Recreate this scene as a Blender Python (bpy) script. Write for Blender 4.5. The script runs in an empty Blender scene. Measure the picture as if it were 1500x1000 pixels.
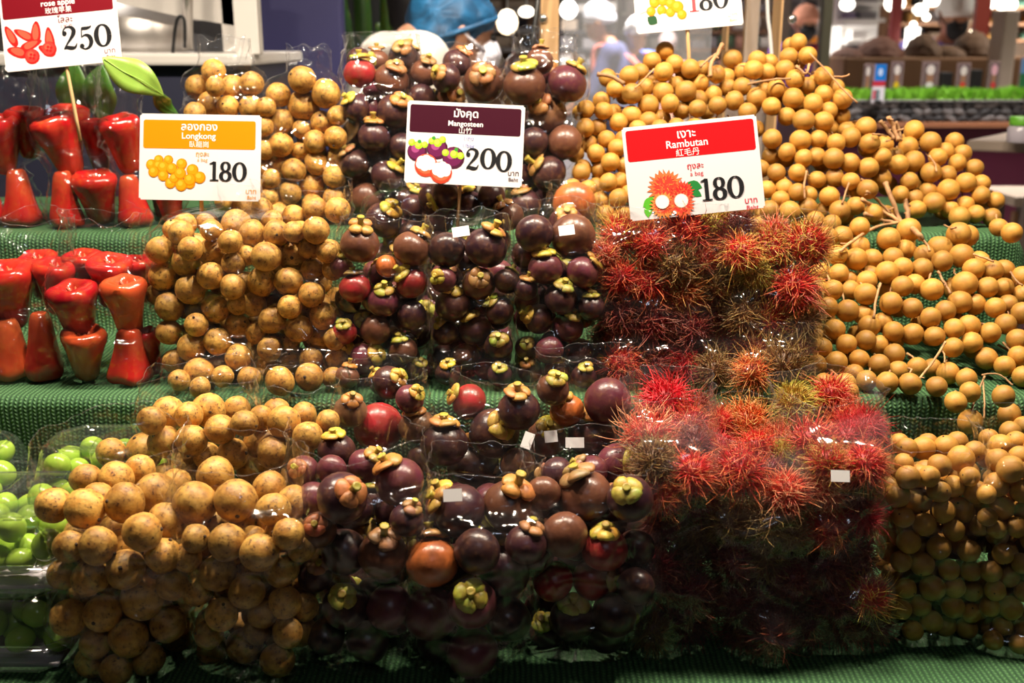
import bpy, bmesh, math, random
import numpy as np
from mathutils import Vector, Matrix, Quaternion, noise
random.seed(7); RNG = np.random.default_rng(7)
C = bpy.context.scene.collection
SC = bpy.context.scene
# ------------------------------------------------------------------ camera
PITCH = math.radians(15.5); F = 1583.0; CAM = Vector((0, 0, 1.40))
RT = Vector((1, 0, 0)); FW = Vector((0, math.cos(PITCH), -math.sin(PITCH))); UP = Vector((0, math.sin(PITCH), math.cos(PITCH)))
cd = bpy.data.cameras.new('camera'); cam = bpy.data.objects.new('camera', cd); C.objects.link(cam)
cam.location = CAM; cam.rotation_euler = (math.pi / 2 - PITCH, 0, 0)
cd.sensor_width = 36; cd.lens = 36 * F / 1500; cd.clip_start = 0.05; cd.clip_end = 60
cd.dof.use_dof = True; cd.dof.focus_distance = 1.2; cd.dof.aperture_fstop = 5.6
SC.camera = cam
# ------------------------------------------------------------------ light and exposure
w = bpy.data.worlds.new('hall_light'); SC.world = w; w.use_nodes = True
w.node_tree.nodes['Background'].inputs[0].default_value = (0.80, 0.86, 1.0, 1)
w.node_tree.nodes['Background'].inputs[1].default_value = 0.007
def lamp(name, loc, power, size, col, aim=None, sy=None, spread=None):
    l = bpy.data.lights.new(name, 'AREA'); l.energy = power; l.color = col; l.size = size
    l.shape = 'DISK' if sy is None else 'RECTANGLE'
    if sy: l.size_y = sy
    if spread: l.spread = math.radians(spread)
    o = bpy.data.objects.new(name, l); C.objects.link(o); o.location = loc
    d = (Vector(aim) - Vector(loc)) if aim else Vector((0, 0, -1))
    o.rotation_euler = d.to_track_quat('-Z', 'Y').to_euler()
    return o
WARM = (1.0, 0.86, 0.68)
for i, (x, y, p) in enumerate([(-0.62, 1.225, 14.5), (-0.2, 1.21, 15.0), (0.26, 1.20, 15.0), (0.70, 1.19, 14.0)]):
    lamp('stall_lamp', (x, y, 2.25), p, 0.09, WARM, aim=(x * 0.9, y - 0.02, 1.0))
lamp('added_blue_light', (0.15, -0.9, 3.0), 2.2, 0.5, (0.72, 0.82, 1.0), aim=(0, 1.2, 1.1), sy=0.12)  # added bluish light, source unseen, for blue streaks on the bag film
for i, (x, y, z, p) in enumerate([(-1.3, 3.0, 2.6, 14), (0.1, 3.6, 2.7, 14), (1.5, 3.7, 3.0, 26), (3.2, 4.0, 3.0, 28), (0.9, 6.6, 3.2, 110), (0.9, 8.4, 3.2, 110), (3.8, 8.8, 3.2, 180)]):
    lamp('hall_and_added_lamp', (x, y, z), p, 0.5, (1.0, 0.93, 0.85), spread=80)
lamp('hall_and_added_lamp', (0.1, 2.15, 2.5), 2.8, 0.25, (1.0, 0.93, 0.82), aim=(-0.1, 2.75, 1.4), spread=50)  # extra unseen lamp, added and aimed to brighten the white shirt
lamp('hall_and_added_lamp', (2.6, 5.0, 2.9), 22, 0.4, (1.0, 0.92, 0.8), spread=110)  # added without a visible source, brightens the rear shelf, heaps and person
SC.view_settings.view_transform = 'Standard'; SC.view_settings.look = 'None'
SC.view_settings.exposure = 0.28; SC.view_settings.gamma = 1.0; SC.view_settings.use_curve_mapping = False
SC.cycles.transparent_max_bounces = 40; SC.cycles.max_bounces = 7; SC.cycles.diffuse_bounces = 3
SC.cycles.glossy_bounces = 3; SC.cycles.transmission_bounces = 6
SC.cycles.caustics_reflective = False; SC.cycles.caustics_refractive = False
SC.cycles.sample_clamp_indirect = 4.0
# ------------------------------------------------------------------ projection helpers
def ray(px, py):
    return FW + RT * ((px - 750) / F) - UP * ((py - 500) / F)
def at(px, py, t): return CAM + ray(px, py) * t
def atY(px, py, Y):
    d = ray(px, py); return CAM + d * (Y / d.y)
def atZ(px, py, z):
    d = ray(px, py); return CAM + d * ((z - CAM.z) / d.z)
# ------------------------------------------------------------------ material helpers
def mat(name, col=(0.8, 0.8, 0.8), rough=0.5, metal=0.0, spec=0.5, emit=None, es=0.0, coat=0.0):
    m = bpy.data.materials.new(name); m.use_nodes = True
    b = m.node_tree.nodes['Principled BSDF']
    b.inputs['Base Color'].default_value = (*col, 1); b.inputs['Roughness'].default_value = rough
    b.inputs['Metallic'].default_value = metal; b.inputs['Specular IOR Level'].default_value = spec
    if coat: b.inputs['Coat Weight'].default_value = coat; b.inputs['Coat Roughness'].default_value = 0.08
    if emit: b.inputs['Emission Color'].default_value = (*emit, 1); b.inputs['Emission Strength'].default_value = es
    return m
class NT:
    def __init__(s, m): s.t = m.node_tree; s.b = s.t.nodes['Principled BSDF']
    def n(s, typ, **kw):
        o = s.t.nodes.new('ShaderNode' + typ)
        for k, v in kw.items():
            if k.startswith('i_'):
                key = k[2:]; key = int(key) if key.isdigit() else key.replace('_', ' ')
                o.inputs[key].default_value = v
            else: setattr(o, k, v)
        return o
    def l(s, a, b): s.t.links.new(a, b)
    def ramp(s, fac, stops):
        r = s.n('ValToRGB'); e = r.color_ramp.elements
        while len(e) < len(stops): e.new(0.5)
        for el, (p, c) in zip(e, stops): el.position = p; el.color = c if len(c) == 4 else (*c, 1)
        s.l(fac, r.inputs[0]); return r.outputs[0]
    def mix(s, fac, a, b, typ='MIX'):
        m = s.n('MixRGB', blend_type=typ)
        for i, v in enumerate((fac, a, b)):
            if hasattr(v, 'links'): s.l(v, m.inputs[i])
            elif i == 0: m.inputs[0].default_value = v
            else: m.inputs[i].default_value = v if len(v) == 4 else (*v, 1)
        return m.outputs[0]
    def bump(s, h, strength, dist=0.001):
        b = s.n('Bump', i_Strength=strength, i_Distance=dist); s.l(h, b.inputs['Height']); s.l(b.outputs[0], s.b.inputs['Normal'])
def fruit_skin(name, tint_a, tint_b, spot, spot_amt, rough, noise_scale=1.4, fine=7, bump=0.25, objcol=False):
    """skin with a mottle in object space that differs from fruit to fruit"""
    m = mat(name, tint_a, rough); N = NT(m)
    tc = N.n('TexCoord'); oi = N.n('ObjectInfo')
    add = N.n('VectorMath', operation='ADD'); N.l(tc.outputs['Object'], add.inputs[0])
    sc = N.n('VectorMath', operation='SCALE'); N.l(oi.outputs['Random'], sc.inputs['Scale']); sc.inputs[0].default_value = (7.1, 3.3, 5.7)
    N.l(sc.outputs[0], add.inputs[1])
    n1 = N.n('TexNoise', i_Scale=noise_scale, i_Detail=4.0); N.l(add.outputs[0], n1.inputs['Vector'])
    n2 = N.n('TexNoise', i_Scale=fine, i_Detail=3.0); N.l(add.outputs[0], n2.inputs['Vector'])
    f = N.ramp(n1.outputs[0], [(0.35, (0, 0, 0)), (0.65, (1, 1, 1))])
    if objcol:
        base = N.mix(f, oi.outputs['Color'], N.mix(0.55, oi.outputs['Color'], tint_b))
    else:
        base = N.mix(f, tint_a, tint_b)
        r1 = N.n('HueSaturation'); N.l(base, r1.inputs['Color'])
        mr = N.n('MapRange', i_3=0.72, i_4=1.2); N.l(oi.outputs['Random'], mr.inputs[0]); N.l(mr.outputs[0], r1.inputs['Value'])
        base = r1.outputs[0]
    s = N.ramp(n2.outputs[0], [(0.50, (0, 0, 0)), (0.61, (1, 1, 1))])
    n3 = N.n('TexNoise', i_Scale=noise_scale * 1.9, i_Detail=2.0); N.l(add.outputs[0], n3.inputs['Vector'])
    s2 = N.ramp(n3.outputs[0], [(0.43, (0, 0, 0)), (0.64, (1, 1, 1))])
    mul = N.n('Math', operation='MULTIPLY'); N.l(s, mul.inputs[0]); N.l(s2, mul.inputs[1])
    mul2 = N.n('Math', operation='MULTIPLY', i_1=spot_amt); N.l(mul.outputs[0], mul2.inputs[0])
    mul3 = N.n('Math', operation='MULTIPLY', i_1=spot_amt * 0.35); N.l(s2, mul3.inputs[0])
    mx = N.n('Math', operation='MAXIMUM'); N.l(mul2.outputs[0], mx.inputs[0]); N.l(mul3.outputs[0], mx.inputs[1])
    col = N.mix(mx.outputs[0], base, spot)
    if name.startswith('rose'):
        sx = N.n('SeparateXYZ'); N.l(tc.outputs['Object'], sx.inputs[0]); g = N.ramp(sx.outputs[2], [(0.0, (0, 0, 0)), (1.0, (1, 1, 1))])
        mg = N.n('MapRange', i_1=-1.1, i_2=0.35, i_3=0.55, i_4=0.0); N.l(sx.outputs[2], mg.inputs[0]); col = N.mix(mg.outputs[0], col, (0.33, 0.085, 0.025))
    N.l(col, N.b.inputs['Base Color'])
    N.bump(n2.outputs[0], bump, 0.0008)
    return m
M = {}
M['longkong'] = fruit_skin('longkong_skin', (0.70, 0.40, 0.085), (0.50, 0.225, 0.035), (0.10, 0.035, 0.012), 1.0, 0.52, 1.5, 8.0, 0.45)
M['longan'] = fruit_skin('longan_skin', (0.52, 0.275, 0.046), (0.44, 0.20, 0.03), (0.30, 0.12, 0.025), 0.35, 0.55, 1.3, 14.0, 0.3)
M['mangosteen'] = fruit_skin('mangosteen_skin', (0.1, 0.03, 0.04), (0.085, 0.030, 0.022), (0.27, 0.12, 0.05), 0.34, 0.30, 1.3, 6.0, 0.35, objcol=True)
M['sepal'] = fruit_skin('mangosteen_sepal', (0.4, 0.3, 0.05), (0.42, 0.17, 0.035), (0.25, 0.08, 0.02), 0.5, 0.45, 3.5, 14, 0.25, objcol=True)
M['rose_apple'] = fruit_skin('rose_apple_skin', (0.5, 0.01, 0.01), (0.42, 0.035, 0.015), (0.55, 0.16, 0.03), 0.35, 0.17, 1.0, 5.0, 0.12, objcol=True)
M['rambutan'] = mat('rambutan_skin', (0.45, 0.02, 0.02), 0.5)
_N = NT(M['rambutan']); _o = _N.n('ObjectInfo'); _N.l(_o.outputs['Color'], _N.b.inputs['Base Color'])
M['hair'] = mat('rambutan_hair', (0.6, 0.05, 0.03), 0.42); _N = NT(M['hair'])
_o = _N.n('ObjectInfo'); _a = _N.n('Attribute', attribute_type='GEOMETRY', attribute_name='along'); _t = _N.n('Attribute', attribute_type='OBJECT', attribute_name='tip')
_N.l(_N.mix(_N.ramp(_a.outputs['Fac'], [(0.25, (0, 0, 0)), (0.95, (1, 1, 1))]), _o.outputs['Color'], _t.outputs['Color']), _N.b.inputs['Base Color'])
M['grape'] = mat('grape_skin', (0.36, 0.55, 0.06), 0.22); NT(M['grape']).b.inputs['Subsurface Weight'].default_value = 0.25
NT(M['grape']).b.inputs['Subsurface Radius'].default_value = (0.006, 0.008, 0.002)
M['twig'] = fruit_skin('twig_bark', (0.52, 0.30, 0.13), (0.38, 0.19, 0.08), (0.15, 0.06, 0.03), 0.6, 0.7, 60, 200, 0.4)
M['scar'] = mat('dark_scar', (0.06, 0.03, 0.015), 0.8)
M['green_stem'] = mat('green_stem', (0.33, 0.42, 0.05), 0.5)
M['wood_stick'] = mat('bamboo_stick', (0.75, 0.5, 0.24), 0.5)
def film(name, haze=0.02, rough=0.07, edge=0.7, tint=(0.985, 0.985, 0.985), bump=0.35):
    m = bpy.data.materials.new(name); m.use_nodes = True; t = m.node_tree; t.nodes.clear()
    n = t.nodes.new; out = n('ShaderNodeOutputMaterial'); tr = n('ShaderNodeBsdfTransparent'); gl = n('ShaderNodeBsdfGlossy'); df = n('ShaderNodeBsdfDiffuse')
    tr.inputs[0].default_value = (*tint, 1); gl.inputs['Roughness'].default_value = rough; gl.inputs[0].default_value = (1, 1, 1, 1); df.inputs[0].default_value = (0.75, 0.78, 0.85, 1)
    lw = n('ShaderNodeLayerWeight'); lw.inputs[0].default_value = 0.5
    pw = n('ShaderNodeMath'); pw.operation = 'POWER'; pw.inputs[1].default_value = 3.5; t.links.new(lw.outputs['Facing'], pw.inputs[0])
    mr = n('ShaderNodeMapRange'); mr.inputs[3].default_value = 0.035; mr.inputs[4].default_value = edge; t.links.new(pw.outputs[0], mr.inputs[0])
    m1 = n('ShaderNodeMixShader'); m1.inputs[0].default_value = haze; t.links.new(tr.outputs[0], m1.inputs[1]); t.links.new(df.outputs[0], m1.inputs[2])
    m2 = n('ShaderNodeMixShader'); t.links.new(mr.outputs[0], m2.inputs[0]); t.links.new(m1.outputs[0], m2.inputs[1]); t.links.new(gl.outputs[0], m2.inputs[2])
    t.links.new(m2.outputs[0], out.inputs[0])
    if bump:
        tc = n('ShaderNodeTexCoord'); mp = n('ShaderNodeMapping'); mp.inputs['Scale'].default_value = (1, 1, 0.45); mp.inputs['Rotation'].default_value = (0.3, 0.5, 0.2)
        no = n('ShaderNodeTexNoise'); no.inputs['Scale'].default_value = 20; no.inputs['Detail'].default_value = 1; no.inputs['Distortion'].default_value = 1.2
        t.links.new(tc.outputs['Object'], mp.inputs[0]); t.links.new(mp.outputs[0], no.inputs['Vector'])
        bp = n('ShaderNodeBump'); bp.inputs['Strength'].default_value = bump; bp.inputs['Distance'].default_value = 0.006
        t.links.new(no.outputs[0], bp.inputs['Height']); t.links.new(bp.outputs[0], gl.inputs['Normal'])
    return m
M['bag'] = film('clear_bag_film', 0.004, 0.07, 0.6, bump=0.6)
M['hazy_bag'] = film('hazy_bag_film', 0.020, 0.10, 0.4, bump=0.6)
M['clamshell'] = film('clear_hard_plastic', 0.015, 0.05, 0.7, bump=0)
M['acrylic'] = film('acrylic_sheet', 0.11, 0.03, 0.6, bump=0)
M['rim'] = film('bag_rim', 0.03, 0.15, 0.5, bump=0)
M['sticker'] = mat('white_sticker', (0.85, 0.82, 0.82), 0.5)
# ------------------------------------------------------------------ object helpers
def link(name, me, m=None, parent=None, loc=None, rot=None, scale=None):
    o = bpy.data.objects.new(name, me); C.objects.link(o)
    if m is not None and me is not None and not me.materials: me.materials.append(m)
    if parent is not None: o.parent = parent
    if loc is not None: o.location = loc
    if rot is not None: o.rotation_mode = 'QUATERNION'; o.rotation_quaternion = rot
    if scale is not None: o.scale = (scale,) * 3 if not hasattr(scale, '__len__') else scale
    return o
def tag(o, label, cat, group=None, kind=None):
    o['label'] = label; o['category'] = cat
    if group: o['group'] = group
    if kind: o['kind'] = kind
    return o
def empty(name, loc=(0, 0, 0), rot=None):
    o = bpy.data.objects.new(name, None); C.objects.link(o); o.location = loc; o.empty_display_size = 0.05
    if rot is not None: o.rotation_mode = 'QUATERNION'; o.rotation_quaternion = rot
    return o
def mesh(name, vs, fs, smooth=True, mats=()):
    me = bpy.data.meshes.new(name); me.from_pydata([tuple(v) for v in vs], [], fs); me.update()
    if smooth: me.polygons.foreach_set('use_smooth', [True] * len(me.polygons))
    for m in mats: me.materials.append(m)
    return me
def bm_mesh(name, bm, smooth=True, mats=()):
    me = bpy.data.meshes.new(name); bm.to_mesh(me); bm.free()
    if smooth: me.polygons.foreach_set('use_smooth', [True] * len(me.polygons))
    for m in mats: me.materials.append(m)
    return me
def ico(sub=3, r=1.0):
    bm = bmesh.new(); bmesh.ops.create_icosphere(bm, subdivisions=sub, radius=r); return bm
def box(bm, lo, hi, rot=None, piv=None, mi=0):
    vs = [bm.verts.new((x, y, z)) for x in (lo[0], hi[0]) for y in (lo[1], hi[1]) for z in (lo[2], hi[2])]
    if rot is not None:
        p = Vector(piv if piv is not None else (0, 0, 0))
        for v in vs: v.co = rot @ (v.co - p) + p
    for f in ((0, 1, 3, 2), (4, 6, 7, 5), (0, 4, 5, 1), (2, 3, 7, 6), (0, 2, 6, 4), (1, 5, 7, 3)):
        bm.faces.new([vs[i] for i in f]).material_index = mi
    return vs
def rbox(name, lo, hi, m, parent=None, bev=0.004, seg=2, kind=None):
    bm = bmesh.new(); box(bm, lo, hi)
    if bev: bmesh.ops.bevel(bm, geom=bm.edges[:], offset=bev, segments=seg, affect='EDGES', profile=0.6)
    bmesh.ops.recalc_face_normals(bm, faces=bm.faces[:])
    o = link(name, bm_mesh(name, bm, False), m, parent)
    if kind: o['kind'] = kind
    return o
def tube(bm, pts, rad, seg=7, cap=True):
    pts = [Vector(p) for p in pts]; n = len(pts)
    rads = rad if hasattr(rad, '__len__') else [rad] * n
    rings = []; ref = Vector((0.31, 0.2, 0.93))
    for i, p in enumerate(pts):
        d = (pts[min(i + 1, n - 1)] - pts[max(i - 1, 0)]).normalized()
        a = d.cross(ref); a = a.normalized() if a.length > 1e-4 else d.orthogonal().normalized(); b = d.cross(a)
        rings.append([bm.verts.new(p + (a * math.cos(2 * math.pi * k / seg) + b * math.sin(2 * math.pi * k / seg)) * rads[i]) for k in range(seg)])
    for r0, r1 in zip(rings, rings[1:]):
        for k in range(seg): bm.faces.new((r0[k], r0[(k + 1) % seg], r1[(k + 1) % seg], r1[k]))
    if cap: bm.faces.new(rings[0][::-1]); bm.faces.new(rings[-1])
def catmull(pts, n=6):
    P = [Vector(p) for p in pts]; out = []
    for i in range(len(P) - 1):
        p0, p1, p2, p3 = P[max(i - 1, 0)], P[i], P[i + 1], P[min(i + 2, len(P) - 1)]
        for k in range(n):
            t = k / n
            out.append(0.5 * ((2 * p1) + (p2 - p0) * t + (2 * p0 - 5 * p1 + 4 * p2 - p3) * t * t + (3 * p1 - p0 - 3 * p2 + p3) * t ** 3))
    out.append(P[-1]); return out
def lathe(prof, seg=24, lobes=0, amp=0.0):
    vs, fs = [], []
    for r, z, *e in prof:
        for k in range(seg):
            a = 2 * math.pi * k / seg; rr = r * (1 + (e[0] if e else 0) * math.cos(lobes * a)); vs.append((rr * math.cos(a), rr * math.sin(a), z))
    for i in range(len(prof) - 1):
        for k in range(seg):
            fs.append((i * seg + k, i * seg + (k + 1) % seg, (i + 1) * seg + (k + 1) % seg, (i + 1) * seg + k))
    fs.append(tuple(range(seg))[::-1]); fs.append(tuple(range((len(prof) - 1) * seg, len(prof) * seg)))
    return vs, fs
def randq():
    return Quaternion(Vector(RNG.normal(size=3)).normalized(), RNG.uniform(0, 6.28))
ORD = ['first', 'second', 'third', 'fourth', 'fifth', 'sixth', 'seventh', 'eighth', 'ninth', 'tenth', 'eleventh', 'twelfth', 'thirteenth', 'fourteenth', 'fifteenth']
# ------------------------------------------------------------------ the stepped stand and its green carpet
Z1, Z2, Z3 = 0.81, 0.99, 1.137
E1, E2, E3 = 0.84, 1.225, 1.525
def carpet():
    prof = [(E1, 0.30), (E1, 0.5), (E1, 0.76)]
    def rnd(y, z, r, n=6):
        return [(y + r - r * math.cos(a), z - r + r * math.sin(a)) for a in [math.pi / 2 * k / n for k in range(n + 1)]]
    def seg(a, b, n): return [(a[0] + (b[0] - a[0]) * k / n, a[1] + (b[1] - a[1]) * k / n) for k in range(1, n)]
    prof += rnd(E1, Z1, 0.022); prof += seg(prof[-1], (E2 - 0.012, Z1), 10) + [(E2 - 0.012, Z1), (E2 - 0.003, Z1 + 0.006)]
    e = rnd(E2, Z2, 0.014); prof += seg(prof[-1], e[0], 6) + e; prof += seg(prof[-1], (E3 - 0.012, Z2), 9) + [(E3 - 0.012, Z2), (E3 - 0.003, Z2 + 0.006)]
    e = rnd(E3, Z3, 0.018); prof += seg(prof[-1], e[0], 6) + e; prof += seg(prof[-1], (1.9, Z3), 10) + [(1.9, Z3), (1.91, Z3 - 0.02), (1.91, 0.3)]
    xs = list(np.linspace(-1.05, 0.70, 120)) + [0.71, 0.72, 0.728, 0.734, 0.737, 0.738, 0.738]
    drop = [0] * 120 + [0.001, 0.004, 0.01, 0.02, 0.035, 0.10, 0.30]
    arc = [0]
    for a, b in zip(prof, prof[1:]): arc.append(arc[-1] + math.hypot(b[0] - a[0], b[1] - a[1]))
    vs, uv, fs = [], [], []
    for (y, z), s in zip(prof, arc):
        for x, d in zip(xs, drop):
            n = noise.noise(Vector((x * 3.1, y * 4, z * 4))) * 0.004 + noise.noise(Vector((x * 11, y * 9, z * 9))) * 0.0015
            vs.append((x, y - abs(n) * (0.6 if y < 1.89 else 0), z + n * 0.5 - (d if z - d > 0.3 else 0))); uv.append((x + d, s))
    nx = len(xs)
    for i in range(len(prof) - 1):
        for k in range(nx - 1): fs.append((i * nx + k, i * nx + k + 1, (i + 1) * nx + k + 1, (i + 1) * nx + k))
    me = mesh('green_carpet', vs, fs); u = me.uv_layers.new(name='uv')
    for lp in me.loops: u.data[lp.index].uv = uv[lp.vertex_index]
    m = mat('green_ribbed_carpet', (0.05, 0.2, 0.06), 0.75); N = NT(m)
    uvn = N.n('UVMap'); sep = N.n('SeparateXYZ'); N.l(uvn.outputs[0], sep.inputs[0])
    nz = N.n('TexNoise', i_Scale=28.0, i_Detail=3.0); N.l(uvn.outputs[0], nz.inputs['Vector'])
    def wave(out, period, ph=0.0, wob=0.0):
        a = N.n('Math', operation='MULTIPLY', i_1=2 * math.pi / period); N.l(out, a.inputs[0])
        if wob:
            k = N.n('Math', operation='MULTIPLY_ADD', i_1=wob); N.l(nz.outputs[0], k.inputs[0]); N.l(a.outputs[0], k.inputs[2]); a = k
        s = N.n('Math', operation='SINE'); N.l(a.outputs[0], s.inputs[0])
        r = N.n('MapRange', i_1=-1.0, i_2=1.0); N.l(s.outputs[0], r.inputs[0]); return r.outputs[0], a
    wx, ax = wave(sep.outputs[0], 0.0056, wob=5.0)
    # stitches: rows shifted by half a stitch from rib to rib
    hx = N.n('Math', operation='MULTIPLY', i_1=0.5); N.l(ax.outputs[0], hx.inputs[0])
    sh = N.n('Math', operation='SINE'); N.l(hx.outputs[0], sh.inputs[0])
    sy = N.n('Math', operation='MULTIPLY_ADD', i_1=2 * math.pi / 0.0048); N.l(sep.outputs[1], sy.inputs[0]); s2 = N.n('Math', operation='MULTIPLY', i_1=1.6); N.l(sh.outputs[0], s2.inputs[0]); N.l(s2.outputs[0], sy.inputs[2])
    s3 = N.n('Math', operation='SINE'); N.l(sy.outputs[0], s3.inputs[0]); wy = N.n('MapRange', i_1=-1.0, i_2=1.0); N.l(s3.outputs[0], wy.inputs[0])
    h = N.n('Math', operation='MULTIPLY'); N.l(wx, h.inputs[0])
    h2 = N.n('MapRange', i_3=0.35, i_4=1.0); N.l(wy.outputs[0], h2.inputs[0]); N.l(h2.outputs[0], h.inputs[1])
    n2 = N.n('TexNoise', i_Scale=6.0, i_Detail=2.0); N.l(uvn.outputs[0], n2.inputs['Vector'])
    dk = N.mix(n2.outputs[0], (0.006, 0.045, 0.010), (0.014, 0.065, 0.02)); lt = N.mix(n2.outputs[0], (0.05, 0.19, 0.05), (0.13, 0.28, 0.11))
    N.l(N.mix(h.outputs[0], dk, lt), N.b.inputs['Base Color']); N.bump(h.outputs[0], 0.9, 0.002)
    o = link('green_carpet', me, m); tag(o, 'green ribbed carpet draped over the three display steps', 'carpet'); return o
carpet()
mw_ = mat('plywood', (0.45, 0.3, 0.17), 0.6)
st = empty('display_stand', (0, 1.4, 0)); tag(st, 'stepped wooden display stand hidden under the green carpet', 'stand')
for lo, hi in (((-1.03, E1 + 0.02, 0.0), (0.69, E2 + 0.02, Z1 - 0.012)), ((-1.03, E2 + 0.022, 0.0), (0.69, E3 + 0.02, Z2 - 0.012)), ((-1.03, E3 + 0.022, 0.0), (0.69, 1.895, Z3 - 0.012))):
    o = rbox('step', (lo[0], lo[1] - 1.4, lo[2]), (hi[0], hi[1] - 1.4, hi[2]), mw_, st)
# ------------------------------------------------------------------ packing: where each fruit of a bag sits
def solve(items, Y0, zb, s, ztop, rscale=1.0, rmin=0.80, fill=0, seed=1, iters=160, yback=0.12, fillr=1.0, tol=0.94):
    """items: (px, py, r_px, ...). Puts fruits on the front and top faces of their bag, fills its inside and pushes overlapping ones deeper."""
    rng = np.random.default_rng(seed); med = float(np.median([i[2] for i in items]))
    pos, rad, dirs = [], [], []; cam_ = np.array(CAM)
    ymax = (1.212 if zb == Z1 else 1.512 if zb == Z2 else 1.88); ylim = min(ymax, Y0 + yback + 0.035)
    for it in items:
        px, py, rp = it[:3]; rp2 = max(rp, rmin * med); d = ray(px, py)
        t = (Y0 + s * (CAM.z - zb)) / (d.y - s * d.z)
        if CAM.z + t * d.z > ztop and d.z < -1e-3:
            t2 = (ztop - CAM.z) / d.z
            t = min(t2, (Y0 + yback) / d.y)
        r = rp2 * t / F * rscale; t += r
        t += max(0, (med - rp) / med) * 1.6 * r
        if CAM.z + t * d.z < zb + r + 0.002: t = (zb + r + 0.002 - CAM.z) / d.z
        pos.append(np.array(CAM + d * t)); rad.append(rp2 * t / F * rscale); dirs.append(np.array(d.normalized()))
    pos = np.array(pos); rad = np.array(rad); dirs = np.array(dirs); n0 = len(pos)
    def relax(pos, rad, dirs, iters, lock=0):
        for _ in range(iters):
            df = pos[:, None] - pos[None]; dist = np.linalg.norm(df, axis=2) + 1e-9; ov = (rad[:, None] + rad[None]) * tol - dist; np.fill_diagonal(ov, -1)
            ii, jj = np.where(ov > 0)
            if len(ii) == 0: break
            mv = np.zeros_like(pos); dep = ((pos - cam_) * dirs).sum(1)
            for i, j in zip(ii, jj):
                if i < j:
                    o_ = ov[i, j]; u = df[i, j] / dist[i, j]; ki, kj = (0.10 if i < n0 else 0.5), (0.10 if j < n0 else 0.5); mv[i] += u * o_ * ki; mv[j] -= u * o_ * kj
                    a, b = (i, j) if dep[i] > dep[j] else (j, i)
                    mv[a] += dirs[a] * o_ * 0.4; mv[b] -= dirs[b] * o_ * 0.08
            pos += mv
            pos[:, 2] = np.maximum(pos[:, 2], zb + rad * (1.25 if rscale < 0.9 else 1.0) + 0.0015); pos[:, 1] = np.minimum(pos[:, 1], ymax - rad * (1.45 if rscale < 0.9 else 1.0))
        return pos
    pos = relax(pos, rad, dirs, iters)
    if fill:
        mr = float(np.median(rad)); lo, hi = pos.min(0), pos.max(0); got = 0; fp = []; fr = []; P, Rr = pos.copy(), rad.copy(); dep0 = np.linalg.norm(pos - cam_, axis=1); uv = (pos - cam_) / ((pos - cam_) @ np.array(FW))[:, None]; ru = rad / ((pos - cam_) @ np.array(FW))
        lo[0], hi[0] = np.percentile(pos[:, 0], 9) - 0.2 * mr, np.percentile(pos[:, 0], 92) + 0.1 * mr; sp = 1.86 * mr * fillr; cand = []; row = 0; z = zb + mr + 0.002
        while z < hi[2] + 0.2 * mr:
            y = Y0 + mr * 0.9 + s * (z - zb); col = 0
            while y < ylim - mr:
                sel = np.abs(pos[:, 2] - z) < 2.2 * mr; xl, xh = (pos[sel, 0].min() + 0.15 * mr, pos[sel, 0].max() - 0.1 * mr) if sel.sum() > 2 and pos[sel, 0].max() - pos[sel, 0].min() > 4 * mr else (lo[0], hi[0])
                x = max(lo[0], xl) + (sp / 2 if (row + col) % 2 else 0)
                while x < min(hi[0], xh) + 0.1 * mr: cand.append((x, y, z)); x += sp
                y += sp * 0.87; col += 1
            z += sp * 0.82; row += 1
        cand.sort(key=lambda c: c[1] + rng.uniform(0, 0.012))
        for c in cand:
            if got >= fill: break
            r = mr * rng.uniform(0.92, 1.05) * fillr; p = np.array(c) + rng.normal(size=3) * 0.12 * mr; p[2] = max(p[2], zb + r + 0.002)
            if p[1] > ymax - r * (1.45 if rscale < 0.9 else 1.0): continue
            if (np.linalg.norm(P - p, axis=1) < 0.80 * (Rr + r)).any(): continue
            q = (p - cam_) / ((p - cam_) @ np.array(FW)); over = np.linalg.norm(uv - q, axis=1) < (ru + r / np.linalg.norm(p - cam_)) * 0.62
            if over.any() and np.linalg.norm(p - cam_) < dep0[over].max(): continue
            P = np.vstack([P, p]); Rr = np.append(Rr, r); got += 1
        pos, rad = P, Rr; dirs = np.array([np.array((Vector(p) - CAM).normalized()) for p in pos]); pos = relax(pos, rad, dirs, 60)
    return pos, rad, n0
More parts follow.
